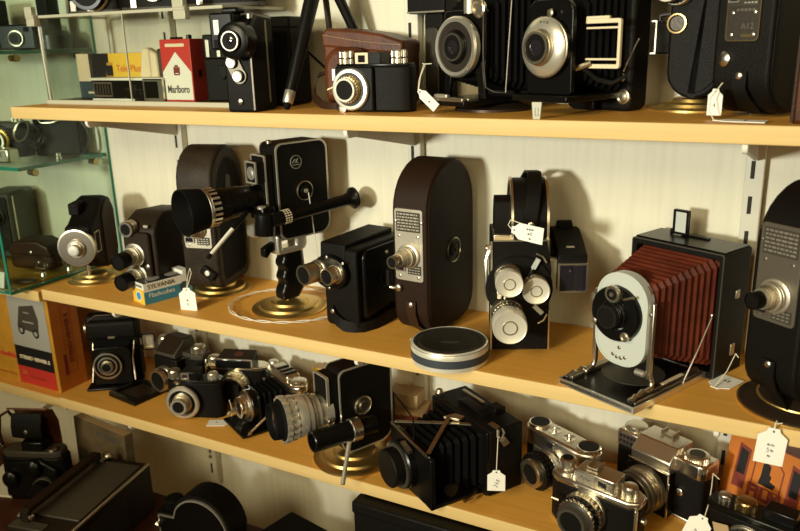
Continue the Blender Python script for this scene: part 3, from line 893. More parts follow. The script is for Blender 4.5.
# --- film tin
ft = thing('film_tin', 'round dark film tin with blue tape around its rim at the shelf edge', 'film tin', (0.744, 0.022, Z2), 20)
part('tin', MB().lathe((0, 0, 0), (0, 0, 1), [(0, 0.0458), (0.001, 0.0483), (0.006, 0.0483), (0.007, 0.0473), (0.014, 0.0473)], 64), 'cap_silver', ft)
part('lid', MB().lathe((0, 0, 0), (0, 0, 1), [(0.0145, 0.0487), (0.0235, 0.0487), (0.0245, 0.0463), (0.0250, 0.0444), (0.0235, 0.0429), (0.0235, 0.0395), (0.0247, 0.0375), (0.0240, 0.0355), (0.0238, 0.0)], 64), 'tin_dark', ft)
part('lid_rim', MB().lathe((0, 0, 0), (0, 0, 1), [(0.0165, 0.0490), (0.0225, 0.0490), (0.0248, 0.0477), (0.0252, 0.0457), (0.0225, 0.0454), (0.0165, 0.0485)], 64), 'cap_silver', ft)
part('tape', MB().lathe((0, 0, 0), (0, 0, 1), [(0.0060, 0.0475), (0.0063, 0.0491), (0.0162, 0.0495), (0.0165, 0.0485)], 64), 'tape_blue', ft)
part('lid_lettering', MB().box((0.0, -0.003, 0.0239), (0.026, 0.0012, 0.0004)).box((0.002, -0.007, 0.0239), (0.018, 0.0012, 0.0004)), 'engraving', ft)

# --- turret cine camera
c9 = thing('cine_camera', 'black turret cine camera with three capped silver lenses and a side finder', 'cine camera', (0.793, 0.130, Z2), 24)
FX0, FX1, FY = -0.0355, 0.0355, -0.052
part('body', MB().prism(stadium(0.100, 0.214, 0.006, y0=-0.048), 'x', -0.010, 0.0335), 'leather_black', c9, 0.002)
pp = stadium(0.102, 0.2155, 0.006, y0=-0.049)
for x in (-0.0105, 0.0330):
    part('body_trim', MB().ringprism(pp, inset(pp, 0.004), 'x', x - 0.0015, x + 0.0015), 'satin_chrome', c9)
part('mechanism_case', MB().box((-0.022, 0.000, 0.074), (0.026, 0.096, 0.140)), 'leather_black', c9, 0.002)
part('front_plate', MB().prism([(FX0, 0.003), (FX1, 0.003), (FX1, 0.060), (FX1 + 0.002, 0.110), (FX1 - 0.004, 0.146), (FX0, 0.146)], 'y', FY - 0.004, FY + 0.004), 'leather_black', c9, 0.0012)
part('front_trim', MB().box((FX0 - 0.0008, FY, 0.073), (0.0022, 0.012, 0.140)).box((FX1 + 0.0004, FY + 0.002, 0.030), (0.0026, 0.010, 0.054)).box((0, FY, 0.1466), (0.068, 0.010, 0.0016)), 'satin_chrome', c9)
tu = part('turret', MB().lathe((-0.002, FY - 0.004, 0.086), (0, -1, 0), [(0, 0.0415), (0.0022, 0.0415), (0.003, 0.0405)], 56), 'paint_matt', c9)
part('turret_arms', MB().tube([(-0.004, FY - 0.009, 0.088), (0.008, FY - 0.010, 0.100), (0.020, FY - 0.010, 0.124)], [0.004, 0.003, 0.0024]).tube([(-0.004, FY - 0.009, 0.086), (0.010, FY - 0.010, 0.070), (0.024, FY - 0.010, 0.056)], [0.004, 0.0024, 0.0020]), 'paint_black', tu)
part('arm_tips', MB().box((0.0175, FY - 0.0105, 0.119), (0.0055, 0.004, 0.014), (0, 27, 0)).box((0.0215, FY - 0.0105, 0.0595), (0.0055, 0.004, 0.015), (0, -45, 0)), 'enamel_white', tu)
part('turret_slots', MB().tube([(0.018, FY - 0.0075, 0.131), (0.026, FY - 0.0075, 0.127), (0.031, FY - 0.0075, 0.119)], 0.0012).tube([(0.022, FY - 0.0075, 0.040), (0.029, FY - 0.0075, 0.044), (0.033, FY - 0.0075, 0.052)], 0.0012), 'satin_chrome', tu)

def capped_lens(par, o, ax, r, L):
    a = Vector(ax).normalized()
    o = Vector(o)
    part('lens_barrel', MB().lathe(o, a, [(0, r * 1.0), (L * 0.25, r), (L * 0.28, r * 0.92), (L * 0.45, r * 0.92), (L * 0.48, r * 0.98), (L * 0.6, r * 0.98), (L * 0.62, r * 0.9)], 36), 'nickel', par)
    part('focus_ring', MB().gear(o, a, L * 0.30, L * 0.44, r * 0.99, r * 0.05, 28), 'satin_chrome', par)
    cp = part('lens_cap', MB().lathe(o, a, [(L * 0.62, r * 1.02), (L * 0.96, r * 1.02), (L, r * 0.96), (L - 0.0008, r * 0.88), (L - 0.0005, 0.0)], 40), 'cap_silver', par)
    part('cap_emblem', MB().lathe(o, a, [(L - 0.0006, r * 0.46), (L + 0.0002, r * 0.44), (L + 0.0002, r * 0.38), (L - 0.0006, r * 0.36)], 24), 'nickel', cp)
for nm in ((-0.0165, 0.103, 0.0165, 0.038), (0.0170, 0.089, 0.0165, 0.022), (-0.0165, 0.055, 0.0205, 0.058)):
    x, z, r, L = nm
    capped_lens(c9, (x, FY - 0.0068, z), (0, -1, 0), r, L)
# side levers
part('side_lever', MB().tube([(-0.039, -0.046, 0.132), (-0.043, -0.050, 0.120), (-0.042, -0.050, 0.080), (-0.039, -0.048, 0.068)], [0.003, 0.002, 0.002, 0.0026]), 'satin_chrome', c9)
knob(c9, (-0.036, -0.044, 0.134), (-1, 0, 0), 0.005, 0.007, 'nickel', 14)
part('lens_clips', MB().box((-0.027, FY - 0.012, 0.080), (0.006, 0.010, 0.010)).tube([(-0.020, FY - 0.012, 0.083), (-0.020, FY - 0.018, 0.062)], 0.0022).box((-0.030, FY - 0.016, 0.040), (0.008, 0.014, 0.008)), 'satin_chrome', c9, 0.001)
part('base_socket', MB().lathe((-0.014, FY + 0.008, 0), (0, 0, 1), [(0, 0.004), (0.004, 0.004)], 12), 'nickel', c9)
# side viewfinder
vf = part('viewfinder', MB().prism([(0.046, -0.050), (0.082, -0.050), (0.082, -0.005), (0.076, 0.040), (0.050, 0.044), (0.046, 0.03)], 'z', 0.079, 0.124), 'leather_black', c9, 0.0015)
part('finder_lid', MB().prism([(-0.050, 0.123), (-0.050, 0.126), (-0.02, 0.134), (0.02, 0.142), (0.044, 0.140), (0.044, 0.123)], 'x', 0.046, 0.082), 'paint_matt', c9, 0.001)
part('finder_frame', MB().ringprism(rrect(0.046, 0.083, 0.078, 0.116, 0.001, 2), rrect(0.0482, 0.0808, 0.0802, 0.1138, 0.001, 2), 'y', -0.0535, -0.049), 'satin_chrome', vf)
part('finder_glass', MB().box((0.0645, -0.0512, 0.097), (0.0326, 0.002, 0.0336)), 'lens_glass', vf)
part('finder_slot', MB().box((0.063, -0.032, 0.1315), (0.010, 0.004, 0.0008), (15, 0, 0)), 'nickel', vf)
part('finder_rail', MB().box((0.0405, -0.040, 0.100), (0.011, 0.010, 0.040)), 'satin_chrome', c9, 0.001)
part('finder_back', MB().lathe((0.055, 0.034, 0.130), (1, 0, 0), [(0, 0.020), (0.018, 0.020)], 32), 'paint_matt', c9)
# leather hand straps on top and left
part('hand_strap', MB().strip([(0.012, -0.0495, 0.158), (0.010, -0.052, 0.172), (0.013, -0.049, 0.192), (0.017, -0.034, 0.214), (0.018, -0.012, 0.223), (0.016, 0.012, 0.221), (0.012, 0.036, 0.206)], (0.017, 0, 0), 0.0024), 'leather_black', c9)
screw(c9, (0.012, -0.0510, 0.165), (0, -1, 0), 0.0045, 'satin_chrome', 'strap_stud')
part('side_strap', MB().strip([(-0.0225, -0.040, 0.150), (-0.0225, -0.043, 0.172), (-0.0225, -0.036, 0.190), (-0.0225, -0.022, 0.196), (-0.0225, -0.008, 0.188), (-0.0225, 0.002, 0.168), (-0.0225, 0.002, 0.146)], (0.020, 0, 0), 0.0026), 'leather_black', c9)
part('strap_mount', MB().box((-0.0225, -0.030, 0.147), (0.022, 0.034, 0.010)), 'nickel', c9, 0.001)

# --- folding plate camera with red bellows
fc = thing('folding_camera', 'old folding plate camera with red bellows and open bed, at right on middle shelf', 'folding camera', (1.008, 0.150, Z2), -24)
part('back_body', MB().ringprism(rrect(-0.060, 0.060, 0.0, 0.150, 0.003), rrect(-0.054, 0.054, 0.008, 0.142, 0.003), 'y', -0.040, 0.018).box((0, 0.014, 0.075), (0.112, 0.006, 0.140)), 'leather_black', fc, 0.0015)
part('body_trim', MB().ringprism(rrect(-0.060, 0.060, 0.0, 0.150, 0.003), rrect(-0.0588, 0.0588, 0.0012, 0.1488, 0.003), 'y', -0.0408, -0.0390), 'engraving', fc)
part('top_plate', MB().box((0, -0.010, 0.1508), (0.116, 0.052, 0.0016)), 'paint_black', fc, 0.0005)
part('side_catch', MB().box((0.0606, -0.006, 0.098), (0.002, 0.008, 0.010)), 'nickel', fc, 0.0005)
part('side_catch', MB().box((0.0606, -0.006, 0.030), (0.002, 0.008, 0.014)), 'nickel', fc, 0.0005)
# bed
BL = -0.178
part('bed', MB().box((0, (BL - 0.040) / 2, 0.004), (0.100, -BL - 0.040 + 0.002, 0.006)), 'paint_black', fc, 0.001)
part('bed_trim', MB().ringprism(rrect(-0.0515, 0.0515, BL - 0.001, -0.041, 0.001, 2), rrect(-0.0495, 0.0495, BL + 0.001, -0.042, 0.001, 2), 'z', 0.0005, 0.0076), 'aluminium', fc)
part('bed_emblem', MB().lathe((-0.005, BL + 0.076, 0.0070), (0, 0, 1), [(0, 0.036), (0.0005, 0.036)], 40), 'paint_grey', fc)
for s in (-1, 1):
    part('focus_rail', MB().box((s * 0.040, BL / 2 - 0.018, 0.0092), (0.006, -BL - 0.050, 0.0044)).box((s * 0.0465, BL / 2 - 0.018, 0.0082), (0.003, -BL - 0.05, 0.0026)), 'nickel', fc, 0.0006)
    part('bed_strut', MB().strip([(s * 0.0535, -0.043, 0.078), (s * 0.0520, -0.066, 0.040), (s * 0.0505, -0.086, 0.010)], (0.0015, 0.0, 0.006), 0.0012), 'dull_metal', fc)
    screw(fc, (s * 0.0535, -0.043, 0.079), (s, 0, 0), 0.003, 'nickel', 'strut_pivot')
    part('bed_hinge', MB().tube([(s * 0.043, BL + 0.006, 0.010), (s * 0.042, BL + 0.014, 0.014), (s * 0.041, BL + 0.020, 0.011), (s * 0.041, BL + 0.028, 0.015), (s * 0.041, BL + 0.036, 0.011)], 0.0026), 'nickel', fc)
part('scale_plate', MB().box((0.0405, BL + 0.085, 0.0118), (0.0045, 0.040, 0.0008)), 'card_cream', fc)
# front standard
YS = -0.136
op = rrect(-0.0325, 0.0325, 0.030, 0.136, (0.028, 0.028, 0.031, 0.031), 8)
st = part('front_standard', MB().prism(op, 'y', YS - 0.002, YS + 0.003), 'enamel_white', fc, 0.0008)
part('standard_rim', MB().ringprism([(p[0] * 1.03, 0.085 + (p[1] - 0.085) * 1.02) for p in op], inset(op, 0.0015), 'y', YS - 0.0026, YS + 0.010), 'enamel_white', st)
for s in (-1, 1):
    part('standard_leg', MB().box((s * 0.0365, YS + 0.003, 0.066), (0.006, 0.005, 0.088)).tube([(s * 0.0365, YS + 0.003, 0.030), (s * 0.0385, YS + 0.006, 0.018), (s * 0.040, YS + 0.003, 0.012), (s * 0.038, YS - 0.012, 0.010)], 0.0032), 'satin_chrome', fc, 0.001)
    screw(fc, (s * 0.0365, YS - 0.0005, 0.098), (0, -1, 0), 0.0024, 'nickel')
# shutter
so = Vector((-0.004, YS - 0.002, 0.090))
sh = part('shutter', MB().lathe(so, (0, -1, 0), [(0, 0.0315), (0.006, 0.0315), (0.008, 0.030), (0.0085, 0.024), (0.008, 0.018)], 48), 'paint_black', fc)
part('shutter_dial', MB().gear(so + Vector((-0.001, -0.008, 0.024)), (0, -1, 0), 0, 0.004, 0.0098, 0.0008, 20).lathe(so + Vector((-0.001, -0.012, 0.024)), (0, -1, 0), [(0, 0.0085), (0.0006, 0.0080), (0.0004, 0.003), (0.0016, 0.0024), (0.0016, 0)], 24), 'nickel', sh)
part('dial_face', MB().lathe(so + Vector((-0.001, -0.0125, 0.024)), (0, -1, 0), [(0, 0.0066), (0.0006, 0.0062), (0.0008, 0.0036), (0.0003, 0.003)], 24), 'paint_matt', sh)
part('iris_scale', MB().lathe(so + Vector((0.016, -0.0075, -0.022)), (0, -1, 0), [(0, 0.0055), (0.002, 0.0055), (0.0024, 0.004), (0.0016, 0.003), (0.003, 0.002), (0.003, 0)], 20), 'nickel', sh)
screw(sh, so + Vector((-0.026, -0.0075, -0.014)), (0, -1, 0), 0.004, 'nickel', 'shutter_knob')
part('shutter_lever', MB().tube([so + Vector((0.012, -0.0085, 0.020)), so + Vector((0.026, -0.011, 0.026))], 0.0016), 'nickel', sh)
lens(fc, so + Vector((0, -0.0075, 0)), (0, -1, 0), [(0.004, 0.0165, 'paint_black'), (0.005, 0.0145, 'paint_black'), (0.005, 0.0130, 'crackle')], 0.0108, 0.35, knurl=False)
part('lens_inner_ring', MB().lathe(so + Vector((0, -0.0178, 0)), (0, -1, 0), [(0, 0.0118), (0.0012, 0.0112), (0.0004, 0.0098)], 32), 'nickel', fc)
for x_, z_ in ((-0.008, 0.040), (-0.0027, 0.038), (0.0027, 0.038), (0.008, 0.040), (0.0, 0.050)):
    screw(st, (x_, YS - 0.002, z_), (0, -1, 0), 0.0024, 'nickel', 'rivet')
part('standard_knob', MB().lathe((0.020, YS + 0.003, 0.026), (1, 0, 0), [(0, 0.004), (0.010, 0.004), (0.011, 0.003)], 14), 'aluminium', fc)
# bellows: narrow front section, wide tapering back section
part('bellows', MB().bellows((0, YS + 0.006, 0.086), 0.060, 0.078, (0, -0.030, 0.078), 0.104, 0.130, 11, 0.0034, 0.14), 'bellows_red', fc, smooth=15)
# folding finder on the top
fn = part('finder_frame', MB().ringprism(rrect(-0.030, -0.010, 0.153, 0.183, 0.001, 2), rrect(-0.0275, -0.0125, 0.1555, 0.1805, 0.0006, 2), 'y', -0.004, 0.001), 'paint_black', fc)
part('finder_lens', MB().box((-0.020, -0.0015, 0.168), (0.0150, 0.0012, 0.0250)), 'enamel_white', fn)
part('finder_hinge', MB().box((-0.002, 0.002, 0.1528), (0.036, 0.006, 0.0022)).box((-0.034, 0.002, 0.1545), (0.003, 0.004, 0.006)), 'paint_black', fc, 0.0005)
# ================================================================== LOWEST BEECH SHELF
def oct_body(w, d, c):
    """plan outline (x,y) of a still-camera body with chamfered ends"""
    return [(-w / 2 + c, -d / 2), (w / 2 - c, -d / 2), (w / 2, -d / 2 + c * 0.7), (w / 2, d / 2 - c * 0.7), (w / 2 - c, d / 2), (-w / 2 + c, d / 2), (-w / 2, d / 2 - c * 0.7), (-w / 2, -d / 2 + c * 0.7)]

def crest(poly, k):
    return [(x * k, y * k) for x, y in poly]

# --- orange stereo viewer box
vb = thing('viewer_box', 'orange and yellow boxed stereo viewer with printed grey, black and red panel', 'box', (-0.157, 0.060, 0.938), 0, 'cartons on the shelves')
W, D, H = 0.246, 0.058, 0.176
part('carton', MB().box((0, 0, H / 2), (W, D, H)), 'card_orange', vb, 0.0008)
part('front_cover', MB().box((0, -D / 2 - 0.0004, H / 2), (W, 0.0008, H)), 'card_gold', vb)
yf = -D / 2 - 0.0012
pp_ = part('photo_panel', MB().box((0.063, yf, H * 0.715), (0.102, 0.0008, H * 0.55)), 'card_grey', vb)
part('title_band', MB().box((0.063, yf, H * 0.325), (0.102, 0.0008, H * 0.23)), 'card_black', vb)
part('red_band', MB().box((0.063, yf, H * 0.11), (0.102, 0.0008, H * 0.20)), 'card_red', vb)
text('STEREO VIEWER II', 0.0098, 'card_cream', vb, (0.064, yf - 0.0006, H * 0.315), FRONT, sx=1.05, bold=0.0004)
text('2A', 0.012, 'card_gold', vb, (0.030, yf - 0.0006, H * 0.14), FRONT)
text('for stereo slides', 0.006, 'card_maroon', vb, (0.066, yf - 0.0006, H * 0.105), FRONT)
text('Kodaslide', 0.0155, 'print_red', vb, (-0.020, yf - 0.0002, H * 0.305), FRONT, bold=0.0004)
text('FOR BETTER SLIDES', 0.0058, 'card_orange', vb, (-0.022, yf - 0.0002, H * 0.085), FRONT)
# printed picture of the viewer
y2 = yf - 0.0006
part('printed_picture', MB().prism([(0.032, 0.118), (0.044, 0.156), (0.084, 0.163), (0.092, 0.136), (0.088, 0.108), (0.079, 0.098), (0.070, 0.110), (0.052, 0.112), (0.044, 0.104), (0.035, 0.108)], 'y', y2 - 0.0002, y2), 'paint_grey', pp_)
pic = MB()
for cx, cz in ((0.041, 0.110), (0.080, 0.108)):
    pic.lathe((cx, y2 - 0.0001, cz), (0, -1, 0), [(0, 0.0085), (0.0002, 0.0085)], 20)
part('printed_eyepieces', pic, 'card_black', pp_)
pic = MB()
for cx, cz in ((0.041, 0.110), (0.080, 0.108)):
    pic.lathe((cx, y2 - 0.0003, cz), (0, -1, 0), [(0, 0.0048), (0.0002, 0.0048)], 20)
pic.box((0.063, y2 - 0.0003, 0.128), (0.030, 0.0003, 0.003)).box((0.062, y2 - 0.0003, 0.146), (0.016, 0.0003, 0.002))
part('printed_highlights', pic, 'print_grey', pp_)
# spine print
xs = W / 2 + 0.0003
part('spine_frame', MB().ringprism([(-0.008, 0.030), (0.012, 0.030), (0.012, 0.158), (-0.008, 0.158)], [(-0.0072, 0.0308), (0.0112, 0.0308), (0.0112, 0.1572), (-0.0072, 0.1572)], 'x', xs - 0.0002, xs), 'card_maroon', vb)
text('STEREO VIEWER II', 0.0118, 'card_maroon', vb, (xs, 0.003, 0.096), RIGHT, spin=pi / 2, sx=1.0, bold=0.0005)
part('spine_label', MB().box((xs, -0.012, 0.048), (0.0006, 0.006, 0.040)), 'card_maroon', vb)

# --- upright folding camera
fb2 = thing('folding_camera', 'small black folding camera with bright-ringed lens, beside the orange box', 'folding camera', (0.036, 0.106, Z3), 35)
part('body', MB().prism(rrect(-0.014, 0.014, 0.004, 0.128, 0.006), 'x', -0.044, 0.044), 'leather_black', fb2, 0.003)
part('top_roll', MB().prism(rrect(-0.024, 0.006, 0.084, 0.120, 0.008), 'x', -0.043, 0.043), 'leather_black', fb2, 0.003)
part('end_knob', MB().lathe((-0.044, -0.006, 0.104), (-1, 0, 0), [(0, 0.010), (0.004, 0.010), (0.006, 0.008)], 24), 'nickel', fb2)
part('top_trim', MB().strip([(-0.040, -0.018, 0.1195), (-0.028, -0.010, 0.128), (0.024, -0.010, 0.1285), (0.036, -0.008, 0.1275)], (0, 0.003, 0), 0.001), 'nickel', fb2)
part('latch', MB().box((0.0, -0.0245, 0.090), (0.012, 0.002, 0.0035)), 'nickel', fb2)
part('bed', MB().box((0, -0.030, 0.004), (0.092, 0.052, 0.004)), 'paint_black', fb2, 0.0012)
part('bellows', MB().bellows((0, -0.040, 0.042), 0.058, 0.062, (0, -0.012, 0.046), 0.072, 0.074, 4, 0.0025), 'bellows_black', fb2, smooth=15)
part('lens_board', MB().prism(rrect(-0.033, 0.033, 0.008, 0.078, (0.004, 0.004, 0.012, 0.012)), 'y', -0.044, -0.040), 'paint_black', fb2, 0.001)
for s in (-1, 1):
    part('strut', MB().strip([(s * 0.036, -0.014, 0.078), (s * 0.034, -0.030, 0.050), (s * 0.037, -0.042, 0.014)], (0.0, 0.006, 0), 0.0014), 'nickel', fb2)
part('shutter', MB().lathe((-0.006, -0.044, 0.046), (0, -1, 0), [(0, 0.0245), (0.005, 0.0245), (0.006, 0.022)], 44), 'paint_black', fb2)
part('shutter_ring', MB().lathe((-0.006, -0.0498, 0.046), (0, -1, 0), [(0, 0.0245), (0.0014, 0.0245), (0.0016, 0.0220), (0.0003, 0.0215)], 44), 'nickel', fb2)
part('inner_ring', MB().lathe((-0.006, -0.0500, 0.046), (0, -1, 0), [(0, 0.0170), (0.0022, 0.0168), (0.0024, 0.0145), (0.0003, 0.0140)], 40), 'satin_chrome', fb2)
lens(fb2, (-0.006, -0.0500, 0.046), (0, -1, 0), [(0.002, 0.0125, 'paint_black'), (0.003, 0.0110, 'nickel'), (0.0045, 0.0095, 'satin_chrome')], 0.0078, 0.4, knurl=False)
fd = part('flip_finder', MB().box((0.0455, -0.006, 0.072), (0.004, 0.004, 0.012)), 'nickel', fb2)
part('finder_frame', MB().ringprism(rrect(0.047, 0.071, 0.054, 0.086, 0.002, 3), rrect(0.0495, 0.0685, 0.0565, 0.0835, 0.001, 3), 'y', -0.006, -0.001), 'paint_black', fb2)
part('finder_rim', MB().ringprism(rrect(0.0495, 0.0685, 0.0565, 0.0835, 0.001, 3), rrect(0.052, 0.066, 0.0595, 0.0805, 0.001, 3), 'y', -0.0065, -0.003), 'nickel', fd)
part('finder_lens', MB().box((0.059, -0.003, 0.070), (0.0145, 0.0015, 0.0215)), 'plate_metal', fd)

# --- flat plate holder
ph = thing('plate_holder', 'flat black plate holder lying on the shelf in front of the folding camera', 'plate holder', (0.118, 0.070, Z3), -8)
part('frame', MB().box((0, 0, 0.003), (0.074, 0.068, 0.006)), 'paint_black', ph, 0.001)
part('raised_rim', MB().ringprism(rrect(-0.037, 0.037, -0.034, 0.034, 0.001, 2), rrect(-0.029, 0.029, -0.026, 0.026, 0.001, 2), 'z', 0.0055, 0.0085), 'paint_black', ph, 0.0006)
part('slide', MB().box((0.004, 0.002, 0.0062), (0.046, 0.042, 0.0008)), 'bronze_dark', ph)

# --- reflex camera behind
d_ = thing('slr_camera', 'black reflex camera with sloped nickel finder hood, at the back behind the small viewfinder camera', 'camera', (0.178, 0.128, Z3), -4)
part('body', MB().prism(oct_body(0.118, 0.034, 0.010), 'z', 0.0, 0.070), 'leather_black', d_, 0.002)
part('top_plate', MB().prism(crest(oct_body(0.118, 0.034, 0.010), 1.01), 'z', 0.068, 0.078), 'engraving', d_, 0.002)
part('mirror_box', MB().box((-0.006, -0.026, 0.036), (0.058, 0.022, 0.068)), 'leather_black', d_, 0.003)
part('finder_hood', MB().prism([(-0.034, 0.070), (-0.036, 0.078), (-0.010, 0.099), (0.012, 0.097), (0.017, 0.070)], 'x', -0.028, 0.018), 'paint_grey', d_, 0.002)
part('hood_lid', MB().prism([(-0.0365, 0.0785), (-0.010, 0.0995), (0.012, 0.0975), (0.012, 0.0985), (-0.0105, 0.1008), (-0.0375, 0.0795)], 'x', -0.026, 0.016), 'paint_brown', d_, 0.0004)
knob(d_, (0.040, 0, 0.077), (0, 0, 1), 0.013, 0.012, 'nickel', name='wind_knob')
knob(d_, (-0.044, 0, 0.077), (0, 0, 1), 0.012, 0.014, 'nickel', name='rewind_knob')
lens(d_, (-0.006, -0.037, 0.034), (0, -1, 0), [(0.008, 0.0215, 'nickel'), (0.005, 0.0190, 'paint_black'), (0.008, 0.0200, 'nickel')], 0.0165, 0.3)
part('front_edge_trim', MB().box((0.030, -0.0176, 0.070), (0.020, 0.001, 0.005)), 'chrome', d_)
part('side_strap', MB().tube([(0.060, -0.004, 0.068), (0.063, -0.010, 0.040), (0.062, -0.006, 0.004)], 0.0014), 'nickel', d_)

# --- small viewfinder camera in front
e_ = thing('camera', 'small black viewfinder camera with big silver lens ring, beside the flat plate holder', 'camera', (0.269, 0.060, Z3), 20)
part('body', MB().prism(oct_body(0.092, 0.030, 0.010), 'z', 0.0, 0.062), 'leather_black', e_, 0.002)
part('top_cover', MB().prism(crest(oct_body(0.092, 0.030, 0.010), 0.985), 'z', 0.061, 0.066), 'paint_black', e_, 0.001)
part('finder_block', MB().box((-0.006, 0, 0.072), (0.028, 0.026, 0.016)), 'paint_black', e_, 0.0012)
part('finder_window', MB().ringprism(rrect(-0.019, -0.005, 0.0665, 0.0785, 0.001, 2), rrect(-0.0165, -0.0075, 0.069, 0.076, 0.0006, 2), 'y', -0.0145, -0.0125), 'nickel', e_)
part('finder_glass', MB().box((-0.012, -0.0128, 0.0725), (0.009, 0.001, 0.007)), 'lens_glass', e_)
knob(e_, (-0.036, 0.0, 0.065), (0, 0, 1), 0.0105, 0.014, 'nickel', name='wind_knob')
knob(e_, (0.030, 0.0, 0.065), (0, 0, 1), 0.0085, 0.011, 'plate_metal', name='rewind_knob')
part('shutter_button', MB().lathe((-0.026, -0.012, 0.060), (0, 0, 1), [(0, 0.0065), (0.004, 0.0065), (0.005, 0.005)], 16), 'nickel', e_)
so = Vector((-0.016, -0.0148, 0.031))
part('shutter', MB().lathe(so, (0, -1, 0), [(0, 0.028), (0.006, 0.028), (0.008, 0.026)], 44), 'paint_black', e_)
part('shutter_ring', MB().lathe(so + Vector((0, -0.006, 0)), (0, -1, 0), [(0, 0.0285), (0.004, 0.0285), (0.006, 0.0265), (0.0062, 0.0225), (0.002, 0.021)], 48), 'plate_metal', e_)
lens(e_, so + Vector((0, -0.008, 0)), (0, -1, 0), [(0.005, 0.0165, 'nickel'), (0.006, 0.0150, 'nickel'), (0.008, 0.0135, 'plate_metal')], 0.0100, 0.4)

# --- 35 mm camera at the back
f1 = thing('camera', 'chrome-edged black still camera with leather-topped finder, behind the folding bed camera', 'camera', (0.294, 0.136, Z3), 18)
part('body', MB().prism(oct_body(0.104, 0.030, 0.010), 'z', 0.0, 0.060), 'leather_black', f1, 0.002)
part('top_plate', MB().prism(oct_body(0.106, 0.032, 0.011), 'z', 0.059, 0.065), 'chrome', f1, 0.0015)
part('finder_housing', MB().prism([(-0.020, 0.064), (0.014, 0.064), (0.014, 0.084), (-0.020, 0.079)], 'x', -0.030, 0.032), 'paint_black', f1, 0.0015)
part('housing_trim', MB().box((0.001, -0.0205, 0.0795), (0.064, 0.002, 0.002)).box((-0.0305, -0.0205, 0.072), (0.002, 0.002, 0.016)).box((0.0325, -0.0205, 0.072), (0.002, 0.002, 0.016)), 'chrome', f1)
part('leather_top', MB().prism([(-0.019, 0.0795), (0.013, 0.0842), (0.013, 0.0850), (-0.019, 0.0803)], 'x', -0.028, 0.030), 'leather_brown', f1)
part('top_emblem', MB().lathe((0.004, -0.002, 0.0822), (0, -0.15, 1), [(0, 0.008), (0.0008, 0.008)], 24), 'leather_case', f1)
knob(f1, (-0.042, 0, 0.064), (0, 0, 1), 0.011, 0.013, 'nickel', name='wind_knob')
part('corner_stud', MB().lathe((-0.050, -0.012, 0.062), (-0.4, -1, 0), [(0, 0.005), (0.003, 0.0045), (0.004, 0.003)], 14), 'chrome', f1)
lens(f1, (0.002, -0.0148, 0.033), (-0.08, -1, 0), [(0.006, 0.0265, 'chrome'), (0.009, 0.0235, 'nickel'), (0.007, 0.0205, 'nickel'), (0.010, 0.0195, 'paint_black')], 0.0130, 0.5)

# --- folding bed camera with chrome top
f2 = thing('folding_camera', 'folding camera with ribbed chrome top and open black bed, left of the chrome lens', 'folding camera', (0.404, 0.124, Z3), -27)
part('body', MB().prism(oct_body(0.118, 0.030, 0.012), 'z', 0.0, 0.060), 'leather_black', f2, 0.003)
part('top_plate', MB().prism(oct_body(0.118, 0.032, 0.013), 'z', 0.058, 0.070), 'chrome', f2, 0.003)
part('top_step', MB().prism(rrect(-0.036, 0.026, -0.011, 0.013, 0.004), 'z', 0.069, 0.078), 'satin_chrome', f2, 0.003)
tr = MB()
for k in range(3):
    tr.box((-0.012 + k * 0.014, 0.001, 0.0785), (0.006, 0.022, 0.003))
part('top_ribs', tr, 'paint_black', f2, 0.001)
knob(f2, (0.043, 0.001, 0.069), (0, 0, 1), 0.0135, 0.007, 'chrome', name='wind_knob')
knob(f2, (-0.046, 0.001, 0.069), (0, 0, 1), 0.009, 0.010, 'satin_chrome', name='rewind_knob')
part('bed', MB().box((0.0, -0.056, 0.0045), (0.078, 0.084, 0.004), (0, 0, 0)), 'paint_black', f2, 0.001)
part('bellows', MB().bellows((0, -0.058, 0.036), 0.044, 0.046, (0, -0.014, 0.034), 0.066, 0.054, 5, 0.0028), 'bellows_black', f2, smooth=15)
part('lens_board', MB().prism(rrect(-0.027, 0.027, 0.010, 0.062, 0.012), 'y', -0.062, -0.058), 'paint_black', f2, 0.001)
so = Vector((0, -0.062, 0.036))
part('shutter', MB().lathe(so, (0, -1, 0), [(0, 0.0265), (0.008, 0.0265), (0.010, 0.0245)], 44), 'paint_black', f2)
part('shutter_ring', MB().lathe(so + Vector((0, -0.009, 0)), (0, -1, 0), [(0, 0.0255), (0.002, 0.0255), (0.0024, 0.022), (0.0005, 0.0215)], 44), 'nickel', f2)
lens(f2, so + Vector((0, -0.009, 0)), (0, -1, 0), [(0.004, 0.0205, 'satin_chrome'), (0.005, 0.0190, 'nickel'), (0.006, 0.0175, 'chrome')], 0.0115, 0.55)
for s in (-1, 1):
    sb = part('bed_strut', MB().strip([(s * 0.040, -0.020, 0.052), (s * 0.0405, -0.055, 0.030), (s * 0.0405, -0.088, 0.010)], (0, 0.005, 0.006), 0.0014), 'bright_metal', f2)
    screw(f2, (s * 0.0415, -0.020, 0.052), (s, 0, 0), 0.003, 'nickel', 'strut_pivot')
    screw(f2, (s * 0.0415, -0.087, 0.011), (s, 0, 0), 0.003, 'nickel', 'strut_pivot')

